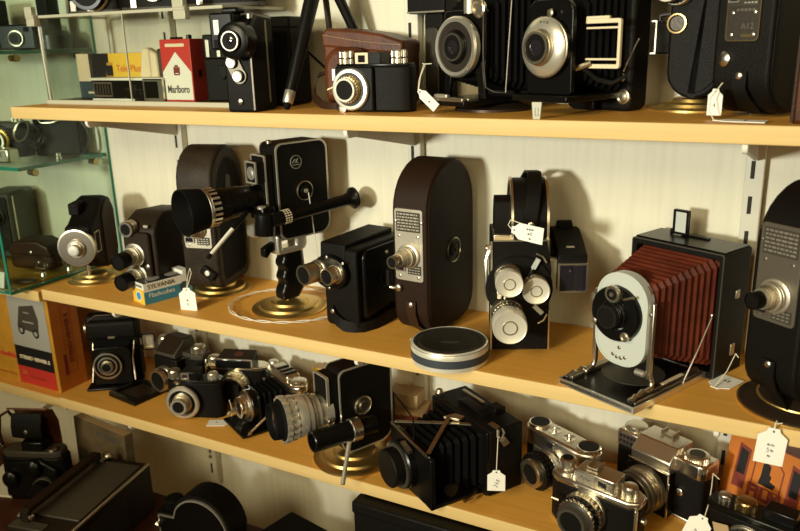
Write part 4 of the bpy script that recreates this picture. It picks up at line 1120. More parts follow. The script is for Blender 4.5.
# --- cine camera with chrome zoom lens
g_ = thing('cine_camera', 'black and chrome cine camera with a fat chrome zoom lens on the lower shelf', 'cine camera', (0.572, 0.058, Z3), -25)
brass_base(g_, 0.061, 0.0, 0.0)
part('base_post', MB().lathe((0.0, -0.004, 0.013), (0, 0, 1), [(0, 0.009), (0.008, 0.009)], 20), 'nickel', g_)
gy0, gy1, gz0, gz1 = -0.034, 0.056, 0.020, 0.150
gpf = rrect(gy0, gy1, gz0, gz1, (0.022, 0.022, 0.014, 0.010))
part('body', MB().prism(gpf, 'x', -0.016, 0.020), 'leather_black', g_, 0.002)
for x in (-0.016, 0.020):
    s = 1 if x > 0 else -1
    part('chrome_trim', MB().ringprism(gpf, inset(gpf, 0.0020), 'x', x - 0.001 * s, x + 0.0012 * s), 'bright_metal', g_)
    part('side_panel', MB().prism(inset(gpf, 0.0024), 'x', x - 0.001 * s, x + 0.0004 * s), 'leather_black', g_)
part('front_column', MB().box((0.0, gy0 - 0.008, 0.108), (0.034, 0.018, 0.072)), 'leather_black', g_, 0.002)
part('column_trim', MB().ringprism(rrect(-0.018, 0.018, 0.071, 0.145, 0.003), rrect(-0.016, 0.016, 0.073, 0.143, 0.003), 'y', gy0 - 0.018, gy0 - 0.014), 'bright_metal', g_)
gl = Vector((-0.001, gy0 - 0.010, 0.088))
ga = Vector((-0.16, -1, 0.03)).normalized()
part('zoom_barrel', MB().lathe(gl, ga, [(-0.004, 0.024), (0.014, 0.024), (0.015, 0.0265), (0.022, 0.0265), (0.023, 0.0285), (0.034, 0.0290), (0.035, 0.0300), (0.046, 0.0305), (0.047, 0.030), (0.050, 0.030)], 48), 'bright_metal', g_)
part('zoom_grip', MB().gear(gl, ga, 0.050, 0.058, 0.0318, 0.0030, 18), 'bright_metal', g_)
part('second_grip', MB().gear(gl, ga, 0.060, 0.067, 0.0335, 0.0030, 18).lathe(gl, ga, [(0.057, 0.030), (0.061, 0.030)], 40), 'bright_metal', g_)
bd = MB()
for tt in (0.0265, 0.0405):
    bd.lathe(gl, ga, [(tt, 0.0298), (tt + 0.0008, 0.0303), (tt + 0.0016, 0.0298)], 40)
part('engraved_bands', bd, 'engraving', g_)
part('lens_hood', MB().lathe(gl, ga, [(0.067, 0.0295), (0.070, 0.0265), (0.080, 0.0255), (0.081, 0.0245), (0.081, 0.0230), (0.074, 0.0215), (0.073, 0)], 44), 'rubber', g_)
part('lens_glass', MB().lathe(gl, ga, [(0.0732, 0.022), (0.076, 0.016), (0.078, 0.0)], 30), 'lens_glass', g_)
part('barrel_screw', MB().lathe(gl + Vector((0.024, -0.010, -0.004)), (1, 0, 0), [(0, 0.004), (0.004, 0.004), (0.005, 0.003)], 14), 'nickel', g_)
eo = Vector((0.040, gy0 + 0.030, 0.066))
ea = Vector((-0.08, -1, 0.02)).normalized()
part('eyepiece_tube', MB().lathe(eo, ea, [(-0.014, 0.0125), (0.014, 0.0125), (0.015, 0.0145), (0.024, 0.0145), (0.025, 0.0140), (0.070, 0.0150), (0.084, 0.0150), (0.085, 0.0140), (0.085, 0.0110), (0.066, 0.0095), (0.066, 0.0)], 32), 'paint_black', g_)
part('eyepiece_ring', MB().lathe(eo, ea, [(0.012, 0.0150), (0.013, 0.0165), (0.026, 0.0165), (0.027, 0.0150)], 40), 'satin_chrome', g_)
part('ring_marks', MB().box(tuple(eo + ea * 0.019 + Vector((0.0166, 0, 0.001))), (0.0006, 0.004, 0.006)), 'engraving', g_)
part('eyepiece_mount', MB().box((0.026, gy0 + 0.030, 0.066), (0.022, 0.018, 0.020)), 'paint_black', g_, 0.003)
part('crank_ring', MB().lathe((0.0205, 0.004, 0.088), (1, 0, 0), [(0, 0.0145), (0.002, 0.0145), (0.003, 0.0130), (0.001, 0.0122), (0.001, 0.007), (0.004, 0.006), (0.004, 0)], 36), 'nickel', g_)
r0 = eo + ea * 0.030 + Vector((0.004, 0, -0.012))
r1 = r0 + Vector((0.030, -0.034, -0.046))
part('zoom_lever', MB().lathe(r0, r1 - r0, [(0, 0.0034), (0.050, 0.0032), (0.060, 0.0034), (0.061, 0.0026)], 14), 'bright_metal', g_)

# --- yellow carton and small red/brown boxes behind
yc = thing('film_carton', 'small bright yellow film carton against the wall behind the chrome lens', 'box', (0.446, 0.180, Z3), -4, 'cartons on the shelves')
part('carton', MB().box((0, 0, 0.034), (0.044, 0.020, 0.068)), 'card_buff', yc, 0.0006)
part('green_print', MB().box((0.001, -0.0104, 0.060), (0.026, 0.0006, 0.005)).box((-0.001, -0.0104, 0.052), (0.018, 0.0006, 0.003)), 'print_green', yc)
part('lemon_panel', MB().box((0, -0.0101, 0.056), (0.0430, 0.0004, 0.022)), 'card_yellow', yc)
rb_ = thing('film_box', 'dark red box behind the chrome-lens cine camera, lower of two stacked', 'box', (0.606, 0.158, Z3), 14, 'cartons on the shelves')
part('carton', MB().box((0, 0, 0.019), (0.064, 0.046, 0.038)), 'card_maroon', rb_, 0.0008)
part('lid', MB().box((0, 0, 0.0395), (0.066, 0.048, 0.005)), 'card_buff', rb_, 0.0008)
part('dark_panel', MB().box((-0.004, -0.0236, 0.022), (0.050, 0.0008, 0.012)), 'card_black', rb_)
bb_ = thing('film_box', 'pale brown box topmost on the dark red box behind the chrome lens', 'box', (0.602, 0.166, Z3 + 0.0422), 8, 'cartons on the shelves')
part('carton', MB().box((0, 0, 0.010), (0.050, 0.034, 0.020)), 'card_buff', bb_, 0.0015)
part('lid', MB().box((0, 0, 0.021), (0.051, 0.035, 0.003)), 'card_buff', bb_, 0.0008)

# --- large black folding camera
h_ = thing('folding_camera', 'large black folding plate camera with its bellows out, in front on the lowest shelf', 'folding camera', (0.749, 0.098, Z3), -32)
part('body', MB().box((0, 0, 0.050), (0.134, 0.056, 0.096)), 'leather_black', h_, 0.003)
part('front_frame', MB().ringprism(rrect(-0.0665, 0.0665, 0.004, 0.0970, 0.002), rrect(-0.058, 0.058, 0.012, 0.090, 0.002), 'y', -0.031, -0.026), 'paint_black', h_, 0.001)
part('top_grip', MB().strip([(-0.030, -0.004, 0.0985), (-0.020, -0.004, 0.102), (0.020, -0.004, 0.102), (0.030, -0.004, 0.0985)], (0, 0.014, 0), 0.003), 'leather_black', h_)
part('top_finder', MB().box((0.028, 0.012, 0.104), (0.020, 0.018, 0.010)), 'paint_black', h_, 0.001)
part('top_rail', MB().box((-0.028, 0.014, 0.0990), (0.050, 0.005, 0.003)), 'nickel', h_, 0.0006)
part('ball_stud', MB().lathe((-0.060, -0.022, 0.097), (0, 0, 1), [(0, 0.004), (0.002, 0.006), (0.006, 0.0065), (0.010, 0.004), (0.011, 0.001)], 20), 'satin_chrome', h_)
part('strap_lug', MB().box((0.056, -0.012, 0.0988), (0.016, 0.008, 0.0016)).tube([(0.0670, -0.014, 0.098), (0.0695, -0.016, 0.090), (0.0695, -0.010, 0.084), (0.0690, -0.006, 0.092), (0.0670, -0.008, 0.098)], 0.0016), 'nickel', h_)
part('lug_strap', MB().strip([(0.0690, -0.010, 0.086), (0.0715, -0.006, 0.080), (0.0700, -0.002, 0.074)], (0, 0.009, 0.003), 0.0016), 'nickel', h_)
part('bed', MB().box((0, -0.066, 0.0035), (0.104, 0.082, 0.005)), 'paint_black', h_, 0.001)
part('bellows', MB().bellows((-0.002, -0.100, 0.046), 0.066, 0.064, (0, -0.028, 0.051), 0.108, 0.080, 7, 0.0032), 'bellows_black', h_, smooth=15)
part('lens_board', MB().prism([(-0.052, 0.010), (0.052, 0.0005), (0.052, 0.074), (-0.046, 0.084), (-0.052, 0.078)], 'y', -0.108, -0.101), 'paint_black', h_, 0.0015)
part('board_trim', MB().box((-0.002, -0.1085, 0.0805), (0.094, 0.002, 0.003), (0, 5, 0)), 'nickel', h_)
part('shutter', MB().lathe((-0.012, -0.108, 0.040), (0, -1, 0), [(0, 0.033), (0.010, 0.033), (0.012, 0.031)], 44), 'paint_black', h_)
part('shutter_scale', MB().gear((-0.012, -0.1195, 0.040), (0, -1, 0), 0, 0.003, 0.0312, 0.0014, 40), 'engraving', h_)
part('lens_cap', MB().lathe((-0.012, -0.120, 0.040), (0, -1, 0), [(0, 0.0265), (0.006, 0.0265), (0.016, 0.0260), (0.0175, 0.0245), (0.0178, 0)], 44), 'leather_black', h_)
part('shutter_lug', MB().box((0.002, -0.114, 0.072), (0.022, 0.006, 0.005), (0, 12, 0)), 'nickel', h_)
part('shutter_knob', MB().lathe((-0.046, -0.110, 0.052), (-0.6, -1, 0), [(0, 0.005), (0.006, 0.005)], 14), 'nickel', h_)
# top struts crossing from board to body
part('cross_strut', MB().strip([(-0.046, -0.104, 0.086), (0.012, -0.046, 0.092), (0.030, -0.030, 0.094)], (0.004, -0.004, 0.0), 0.0014).strip([(0.040, -0.104, 0.078), (0.014, -0.066, 0.090), (0.000, -0.044, 0.098)], (0.005, 0.003, 0.0), 0.0014), 'nickel', h_)
part('strut_hinge', MB().prism([(-0.004, -0.052), (0.016, -0.040), (0.012, -0.028), (-0.002, -0.034)], 'z', 0.094, 0.0975), 'nickel', h_, 0.0005)
part('wire_finder', MB().tube([(-0.048, -0.104, 0.084), (-0.048, -0.104, 0.128), (0.004, -0.104, 0.112), (0.005, -0.104, 0.080)], 0.0011, 6), 'paint_black', h_)
part('wire_foot', MB().tube([(-0.036, -0.110, 0.024), (-0.052, -0.124, 0.0025), (-0.026, -0.130, 0.010)], 0.0011, 6), 'paint_black', h_)
part('bed_lever', MB().tube([(0.054, -0.040, 0.010), (0.062, -0.052, 0.009), (0.066, -0.066, 0.010)], [0.003, 0.0035, 0.003]), 'brass_dark', h_)
part('focus_knob', MB().gear((0.053, -0.080, 0.026), (1, 0, 0), 0, 0.006, 0.009, 0.001, 20), 'paint_black', h_)

# --- silver viewfinder camera, back left
i_ = thing('camera', 'silver-topped still camera with two round black dials on its top', 'camera', (0.867, 0.114, Z3), -26)
ob = oct_body(0.118, 0.036, 0.014)
part('body', MB().prism(ob, 'z', 0.003, 0.050), 'leather_black', i_, 0.002)
part('bottom_plate', MB().prism(ob, 'z', 0.0, 0.005), 'satin_chrome', i_, 0.001)
part('top_housing', MB().prism(crest(ob, 1.02), 'z', 0.048, 0.074), 'satin_chrome', i_, 0.004, 3)
part('front_panel', MB().box((-0.002, -0.0188, 0.034), (0.066, 0.003, 0.034)), 'satin_chrome', i_, 0.001)
for x in (-0.043, 0.043):
    part('dial_rim', MB().lathe((x, 0.001, 0.0735), (0, 0, 1), [(0, 0.0158), (0.003, 0.0158), (0.004, 0.0150), (0.0035, 0.0132)], 36), 'chrome', i_)
    part('dial_face', MB().lathe((x, 0.001, 0.0765), (0, 0, 1), [(0, 0.0135), (0.0008, 0.0130), (0.0008, 0)], 32), 'leather_black', i_)
for x in (-0.016, 0.010):
    part('top_button', MB().lathe((x, 0.001, 0.0735), (0, 0, 1), [(0, 0.0088), (0.0012, 0.0086), (0.0006, 0.0066), (0.0006, 0.003), (0.006, 0.0028), (0.007, 0.002)], 24), 'chrome', i_)
part('finder_window', MB().box((-0.006, -0.0190, 0.063), (0.010, 0.001, 0.008)), 'lens_glass', i_)
part('finder_trim', MB().ringprism(rrect(-0.0125, 0.0005, 0.0575, 0.0685, 0.001, 2), rrect(-0.011, -0.001, 0.059, 0.067, 0.0006, 2), 'y', -0.0196, -0.0182), 'chrome', i_)
part('strap_ring', MB().tube([(0.061 + 0.005 * math.cos(2 * pi * k / 14), 0.0, 0.054 + 0.006 * math.sin(2 * pi * k / 14)) for k in range(14)], 0.0010, 6, closed=True), 'chrome', i_)
lens(i_, (-0.006, -0.020, 0.033), (-0.05, -1, -0.02), [(0.010, 0.0240, 'chrome'), (0.010, 0.0255, 'paint_black'), (0.006, 0.0262, 'paint_black'), (0.008, 0.0195, 'nickel')], 0.0140, 0.55)

# --- silver rangefinder in front
j_ = thing('camera', 'black and silver rangefinder camera, frontmost on the lowest shelf', 'camera', (0.934, 0.035, Z3), -14)
ob = oct_body(0.116, 0.034, 0.012)
part('body', MB().prism(ob, 'z', 0.003, 0.058), 'leather_black', j_, 0.002)
part('bottom_plate', MB().prism(ob, 'z', 0.0, 0.005), 'satin_chrome', j_, 0.001)
part('top_plate', MB().prism(crest(ob, 1.015), 'z', 0.057, 0.066), 'satin_chrome', j_, 0.0025, 3)
part('end_strip', MB().box((0.0555, -0.0125, 0.030), (0.003, 0.006, 0.056)), 'satin_chrome', j_, 0.0008)
fh = part('finder_housing', MB().prism(rrect(-0.024, 0.028, -0.014, 0.014, 0.003, 3), 'z', 0.065, 0.083), 'satin_chrome', j_, 0.0012)
part('accessory_shoe', MB().box((-0.006, 0.004, 0.085), (0.014, 0.018, 0.0018)).box((-0.012, 0.004, 0.0865), (0.0018, 0.018, 0.003)).box((0.000, 0.004, 0.0865), (0.0018, 0.018, 0.003)), 'nickel', fh)
part('finder_window', MB().box((0.012, -0.0143, 0.074), (0.010, 0.001, 0.008)), 'lens_glass', fh)
part('name_panel', MB().box((-0.010, -0.0142, 0.074), (0.024, 0.0006, 0.012)), 'plate_metal', fh)
part('name_mark', MB().tube([(-0.018, -0.0147, 0.072), (-0.015, -0.0147, 0.077), (-0.012, -0.0147, 0.072), (-0.009, -0.0147, 0.076), (-0.006, -0.0147, 0.072), (-0.003, -0.0147, 0.075)], 0.0005, 5), 'engraving', fh)
part('rewind_base', MB().lathe((-0.042, 0, 0.066), (0, 0, 1), [(0, 0.012), (0.003, 0.012), (0.004, 0.008), (0.012, 0.0075), (0.0125, 0.0095), (0.018, 0.0095), (0.019, 0.008)], 32), 'satin_chrome', j_)
part('rewind_face', MB().lathe((-0.042, 0, 0.0848), (0, 0, 1), [(0, 0.0075), (0.0006, 0.007), (0.0006, 0)], 24), 'paint_matt', j_)
part('shutter_button', MB().lathe((-0.029, -0.004, 0.066), (0, 0, 1), [(0, 0.005), (0.010, 0.0045), (0.011, 0.003)], 18), 'chrome', j_)
knob(j_, (0.041, 0, 0.0655), (0, 0, 1), 0.0095, 0.014, 'satin_chrome', 28, 'wind_knob')
part('strap_lug', MB().lathe((0.058, 0.0, 0.038), (1, 0, 0), [(0, 0.004), (0.004, 0.004), (0.005, 0.0025)], 14), 'nickel', j_)
lens(j_, (-0.004, -0.017, 0.035), (-0.03, -1, 0.0), [(0.006, 0.0260, 'satin_chrome'), (0.010, 0.0268, 'nickel'), (0.008, 0.0262, 'paint_black'), (0.004, 0.0250, 'chrome'), (0.010, 0.0190, 'engraving')], 0.0150, 0.6)
part('shutter_levers', MB().tube([(-0.034, -0.034, 0.045), (-0.042, -0.038, 0.048)], 0.0018).tube([(0.014, -0.036, 0.044), (0.022, -0.038, 0.052)], 0.0018).box((-0.032, -0.030, 0.024), (0.006, 0.010, 0.006)), 'chrome', j_)

# --- silver reflex camera at right
k_ = thing('slr_camera', 'large black and chrome reflex camera with flat angular prism, back right on the lowest shelf', 'camera', (0.996, 0.130, Z3), -24)
ob = oct_body(0.126, 0.034, 0.006)
part('body', MB().prism(ob, 'z', 0.003, 0.066), 'leather_black', k_, 0.002)
part('bottom_plate', MB().prism(ob, 'z', 0.0, 0.005), 'satin_chrome', k_, 0.001)
part('top_left', MB().prism([(-0.063, -0.016), (-0.026, -0.016), (-0.026, 0.017), (-0.063, 0.017)], 'z', 0.064, 0.088), 'satin_chrome', k_, 0.003)
part('top_right', MB().prism([(0.024, -0.018), (0.058, -0.018), (0.064, -0.010), (0.064, 0.017), (0.024, 0.017)], 'z', 0.064, 0.085), 'chrome', k_, 0.003)
part('prism_housing', MB().prism([(-0.026, 0.062), (-0.031, 0.066), (-0.031, 0.078), (-0.016, 0.094), (0.017, 0.094), (0.017, 0.062)], 'x', -0.030, 0.026), 'satin_chrome', k_, 0.0015)
part('mirror_box', MB().box((-0.002, -0.024, 0.034), (0.056, 0.016, 0.064)), 'leather_black', k_, 0.002)
part('chrome_line', MB().box((-0.002, -0.0325, 0.0655), (0.060, 0.002, 0.0022)).box((0.0265, -0.0325, 0.034), (0.002, 0.002, 0.064)), 'chrome', k_)
cg = MB()
for a in range(2):
    for b in range(5):
        cg.box((-0.057 + b * 0.0055, -0.0164, 0.073 + a * 0.007), (0.0036, 0.0012, 0.0042))
part('meter_cells', cg, 'lens_glass', k_)
knob(k_, (-0.045, 0.0, 0.087), (0, 0, 1), 0.0145, 0.008, 'satin_chrome', 30, 'speed_dial')
knob(k_, (0.043, 0.0, 0.084), (0, 0, 1), 0.0150, 0.006, 'chrome', 30, 'wind_knob')
part('knob_face', MB().lathe((0.043, 0.0, 0.0902), (0, 0, 1), [(0, 0.0095), (0.0008, 0.009), (0.0008, 0)], 24), 'engraving', k_)
part('accessory_shoe', MB().box((-0.002, 0.010, 0.0955), (0.018, 0.014, 0.0018)).box((-0.010, 0.010, 0.0975), (0.002, 0.014, 0.004)).box((0.006, 0.010, 0.0975), (0.002, 0.014, 0.004)), 'nickel', k_)
part('front_knob', MB().lathe((0.036, -0.017, 0.042), (0, -1, 0), [(0, 0.005), (0.006, 0.005), (0.007, 0.003)], 18), 'chrome', k_)
part('front_release', MB().lathe((-0.036, -0.017, 0.050), (0, -1, 0), [(0, 0.005), (0.007, 0.0045), (0.008, 0.003)], 18), 'paint_black', k_)
lens(k_, (-0.004, -0.032, 0.034), (-0.04, -1, -0.02), [(0.008, 0.0300, 'dull_metal'), (0.010, 0.0285, 'nickel'), (0.006, 0.0295, 'dull_metal'), (0.006, 0.0270, 'dull_metal'), (0.008, 0.0250, 'paint_black')], 0.0200, 0.4, knurl=False)

# --- orange film box leaning against the wall
l_ = thing('film_box', 'orange box printed FILM with cine camera drawing, at the bottom right corner', 'box', (1.124, 0.160, Z3), group='cartons on the shelves', rot=(R(-13), 0, R(-29)))
W, D, H = 0.106, 0.042, 0.096
part('carton', MB().box((0, -D / 2, H / 2), (W, D, H)), 'card_orange', l_, 0.001)
part('top_flap', MB().box((0, -D / 2, H + 0.0004), (W, D, 0.0008)), 'card_maroon', l_)
yf = -D - 0.0004
text('FILM', 0.022, 'card_maroon', l_, (0.004, yf, 0.034), FRONT, sx=1.0, bold=0.0012)
part('printed_arch', MB().ringprism([(-0.015, 0.042), (0.023, 0.042), (0.023, 0.072), (0.010, 0.084), (-0.003, 0.084), (-0.015, 0.072)], [(-0.0135, 0.0435), (0.0215, 0.0435), (0.0215, 0.0714), (0.0094, 0.0826), (-0.0024, 0.0826), (-0.0135, 0.0714)], 'y', yf - 0.0002, yf), 'card_maroon', l_)
part('printed_camera', MB().prism([(-0.006, 0.046), (0.014, 0.046), (0.016, 0.052), (0.008, 0.054), (0.009, 0.060), (0.006, 0.062), (0.006, 0.072), (0.001, 0.075), (-0.004, 0.072), (-0.004, 0.056)], 'y', yf - 0.0002, yf), 'card_black', l_)
for s in (-1, 1):
    x = 0.004 + s * 0.034
    part('printed_tower', MB().ringprism([(x - 0.008, 0.030), (x + 0.008, 0.030), (x + 0.008, 0.082), (x - 0.008, 0.086)], [(x - 0.0055, 0.048), (x + 0.0055, 0.048), (x + 0.0055, 0.078), (x - 0.0055, 0.081)], 'y', yf - 0.0002, yf), 'card_maroon', l_)
    part('tower_window', MB().prism([(x - 0.0055, 0.048), (x + 0.0055, 0.048), (x + 0.0055, 0.078), (x - 0.0055, 0.081)], 'y', yf - 0.0001, yf), 'card_black', l_)

# --- dark camera at the bottom right, in its half case
m_ = thing('camera', 'dark still camera with one brassy wind knob, in front of the orange FILM box', 'camera', (1.108, 0.058, Z3), -16)
ob = oct_body(0.104, 0.034, 0.010)
part('body', MB().prism(ob, 'z', 0.0, 0.056), 'leather_black', m_, 0.002)
part('top_plate', MB().prism(crest(ob, 1.01), 'z', 0.055, 0.064), 'paint_black', m_, 0.002)
knob(m_, (-0.012, 0.0, 0.063), (0, 0, 1), 0.0125, 0.010, 'brass_dark', 28, 'wind_knob')
knob(m_, (-0.036, 0.0, 0.063), (0, 0, 1), 0.0075, 0.008, 'nickel', 22, 'rewind_knob')
part('finder', MB().box((0.026, 0.002, 0.070), (0.034, 0.022, 0.014)), 'paint_black', m_, 0.0015)
lens(m_, (-0.002, -0.017, 0.028), (0, -1, 0), [(0.006, 0.0240, 'nickel'), (0.010, 0.0215, 'paint_black'), (0.008, 0.0190, 'nickel')], 0.0140, 0.5)
part('case_flap', MB().strip([(-0.030, -0.024, 0.046), (-0.024, -0.030, 0.036), (-0.030, -0.034, 0.020), (-0.040, -0.036, 0.006)], (0.018, -0.002, 0.004), 0.002), 'card_buff', m_)

# ================================================================== COUNTER BELOW
# --- slide projector with handle
pr = thing('slide_projector', 'long grey-brown slide projector with a handle, lower left on the counter', 'projector', (0.138, -0.086, ZC), 12)
part('case', MB().box((0, 0, 0.044), (0.112, 0.212, 0.088)), 'paint_brown', pr, 0.003)
part('top_lid', MB().box((0.006, 0.010, 0.0895), (0.086, 0.160, 0.004)), 'paint_grey', pr, 0.0015)
vt = MB()
part('corner_trim', MB().box((0.0545, 0, 0.0880), (0.004, 0.208, 0.004)), 'plate_metal', pr, 0.001)
for k in range(9):
    vt.box((0.0563, -0.010, 0.016 + k * 0.0068), (0.0008, 0.090, 0.0028))
part('vent_slots', vt, 'slot_dark', pr)
hd = part('handle', MB().box((-0.030, -0.004, 0.1085), (0.017, 0.172, 0.008)), 'leather_brown', pr, 0.002)
for y in (-0.088, 0.080):
    part('handle_post', MB().box((-0.030, y, 0.098), (0.014, 0.008, 0.022)), 'paint_brown', pr, 0.001)
    for sx in (-1, 1):
        part('post_bolt', MB().lathe((-0.030 + sx * 0.008, y, 0.098), (sx, 0, 0), [(0, 0.0048), (0.004, 0.0048), (0.0055, 0.003)], 16), 'chrome', pr)
part('lens_tilt_knob', MB().lathe((-0.030, 0.094, 0.094), (0.7, 0.7, 0.1), [(0, 0.006), (0.005, 0.0085), (0.011, 0.0085), (0.013, 0.006)], 20), 'satin_chrome', pr)
part('near_plate', MB().box((-0.020, -0.096, 0.0890), (0.060, 0.018, 0.003)), 'paint_grey', pr, 0.001)

# --- camera in its opened leather case, bottom left
s_ = thing('camera', 'black still camera with opened leather case and strap, bottom left corner', 'camera', (-0.048, -0.030, ZC), 22)
s_.scale = (1, 1, 1.12)
part('body', MB().prism(oct_body(0.118, 0.040, 0.012), 'z', 0.0, 0.076), 'leather_black', s_, 0.003)
part('front_plate', MB().prism([(-0.050, 0.010), (0.050, 0.004), (0.052, 0.060), (0.020, 0.078), (-0.048, 0.070)], 'y', -0.028, -0.018), 'paint_black', s_, 0.004)
for x, z in ((-0.034, 0.044), (0.012, 0.064)):
    part('lever_cover', MB().lathe((x, -0.028, z), (0, -1, 0), [(0, 0.015), (0.008, 0.014), (0.012, 0.009), (0.013, 0.0)], 24), 'paint_black', s_)
lens(s_, (0.026, -0.028, 0.028), (0.1, -1, 0), [(0.008, 0.021, 'engraving'), (0.008, 0.0195, 'paint_black'), (0.010, 0.0185, 'paint_black')], 0.014, 0.5)
part('top_plate', MB().prism(oct_body(0.110, 0.036, 0.010), 'z', 0.075, 0.086), 'engraving', s_, 0.002)
part('finder', MB().box((0.004, 0, 0.093), (0.040, 0.030, 0.016)), 'paint_black', s_, 0.002)
part('case_back', MB().strip([(0.0, 0.024, 0.010), (0.0, 0.026, 0.090), (0.002, 0.022, 0.124), (0.004, 0.006, 0.150), (0.004, -0.012, 0.158)], (0.074, 0, 0), 0.003), 'leather_case', s_, 0.001)
part('case_flap', MB().strip([(0.0, 0.004, 0.100), (0.0, -0.016, 0.112), (0.002, -0.018, 0.130), (0.002, -0.010, 0.150)], (0.056, 0, 0), 0.003), 'leather_black', s_, 0.001)
screw(s_, (0.002, -0.0200, 0.122), (0, -1, 0), 0.004, 'nickel', 'case_stud')
part('strap', MB().tube([(-0.058, 0.0, 0.070), (-0.060, -0.004, 0.110), (-0.052, -0.006, 0.142), (-0.036, -0.004, 0.150), (-0.030, 0.004, 0.130)], 0.0028), 'leather_strap', s_)
part('strap_buckle', MB().tube([(-0.060, -0.006, 0.084), (-0.063, -0.010, 0.096), (-0.058, -0.012, 0.100), (-0.054, -0.010, 0.090)], 0.0016, 6), 'chrome', s_)
screw(s_, (0.040, -0.012, 0.088), (0, 0, 1), 0.008, 'nickel', 'wind_knob')

# --- paper sheets beside it
pg = tag(part('paper_sheets', MB().box((-0.150, -0.020, ZC + 0.002), (0.090, 0.120, 0.004), (0, 0, 18)), 'paper'), 'pale papers lying on the counter at the far left', 'paper')

# --- book leaning against the wall
bk = thing('book', 'brown hardback book standing upright behind the slide projector on the counter', 'book', (0.036, 0.046, ZC), rot=(R(-2), 0, R(-6)))
part('cover', MB().box((0, 0, 0.061), (0.150, 0.018, 0.122)), 'cover_brown', bk, 0.001)
part('pages', MB().box((0, 0.0, 0.1222), (0.146, 0.014, 0.0010)), 'card_buff', bk)
part('title_strip', MB().box((0.004, -0.0093, 0.106), (0.140, 0.0006, 0.020)), 'cover_brown', bk)
text('ET HARDY', 0.0150, 'ink', bk, (0.030, -0.0098, 0.105), FRONT, sx=1.0, bold=0.0003)

# --- dark cine projector body with silver outline
rp = thing('cine_projector', 'round-shouldered black cine projector with a silver outline, bottom centre-left on the counter', 'projector', (0.318, 0.000, ZC), 4)
prf = [(-0.086, 0.0), (0.058, 0.0), (0.062, 0.040)] + arc(0.004, 0.036, 0.058, 4, 150, 18) + [(-0.052, 0.048), (-0.086, 0.046)]
part('body', MB().prism(prf, 'y', -0.020, 0.024), 'paint_matt', rp, 0.002)
pin = [(x * 0.93, z * 0.93) for x, z in prf]
pin2 = [(x * 0.90, z * 0.90) for x, z in prf]
part('silver_outline', MB().ringprism(pin, pin2, 'y', -0.0235, -0.0195), 'bright_metal', rp)
part('front_cover', MB().prism(pin2, 'y', -0.0220, -0.018), 'paint_black', rp)
knob(rp, (-0.062, 0.0, 0.046), (0, 0, 1), 0.016, 0.020, 'rubber', 26, 'rubber_knob')
part('side_stud', MB().lathe((-0.080, -0.020, 0.026), (0, -1, 0), [(0, 0.006), (0.010, 0.006), (0.012, 0.004)], 18), 'chrome', rp)

# --- dark grey box with cable and the tall black case
gb = thing('storage_box', 'low dark grey box with a cable loop on top, bottom edge centre', 'box', (0.505, 0.004, ZC), -12)
part('case', MB().box((0, 0, 0.026), (0.130, 0.076, 0.052)), 'paint_grey', gb, 0.002)
part('lid', MB().box((0, 0, 0.0555), (0.133, 0.079, 0.007)), 'paint_matt', gb, 0.002)
part('lid_cord', MB().tube([(-0.020, -0.020, 0.061), (0.010, -0.028, 0.0625), (0.040, -0.014, 0.061), (0.050, 0.012, 0.061)], 0.002), 'rubber', gb)
bc = thing('carrying_case', 'big plain black carrying case under the lowest shelf', 'case', (0.744, 0.040, ZC), 0)
part('case', MB().box((0, 0, 0.082), (0.262, 0.116, 0.164)), 'leather_black', bc, 0.004)
part('lid', MB().box((0, 0, 0.160), (0.265, 0.119, 0.018)), 'leather_black', bc, 0.003)
part('latch', MB().box((0.0, -0.061, 0.148), (0.026, 0.004, 0.016)), 'nickel', bc, 0.001)
# ================================================================== GLASS CABINET AT LEFT
GX = -0.0215
gc = thing('glass_cabinet', 'green-edged glass display cabinet at the left end of the shelves', 'cabinet', (0, 0, Z2 - 0.004))
def pane(par, name, c, s, mat='glass_green', edge='glass_edge'):
    """glass sheet: broad faces clear, thin edges coloured"""
    mb = MB().box(c, s)
    k = min(range(3), key=lambda i: s[i])
    # box face order: x-,x+,y-,y+,z-,z+
    mb.m = [0 if i // 2 == k else 1 for i in range(6)]
    return part(name, mb, [mat, edge], par)
pane(gc, 'side_pane', (GX - 0.003, 0.0795, 0.306), (0.006, 0.239, 0.600))
pane(gc, 'front_pane', (GX - 0.006 - 0.20, -0.0370, 0.306), (0.399, 0.006, 0.600))
pane(gc, 'base_pane', (GX - 0.2065, 0.0815, 0.003), (0.398, 0.232, 0.006))
for z in (0.202, 0.388):
    gs = pane(gc, 'glass_shelf', (GX - 0.2085, 0.107, z), (0.398, 0.180, 0.006))
    for y in (0.046, 0.172):
        part('shelf_pin', MB().lathe((GX - 0.0065, y, z - 0.0092), (-1, 0, 0), [(0, 0.006), (0.006, 0.006), (0.007, 0.004), (0.012, 0.004), (0.013, 0.0055), (0.016, 0.005)], 16), 'brass_dark', gc)
CS1, CS2, CS0 = Z2 - 0.004 + 0.2054, Z2 - 0.004 + 0.3914, Z2 + 0.0024

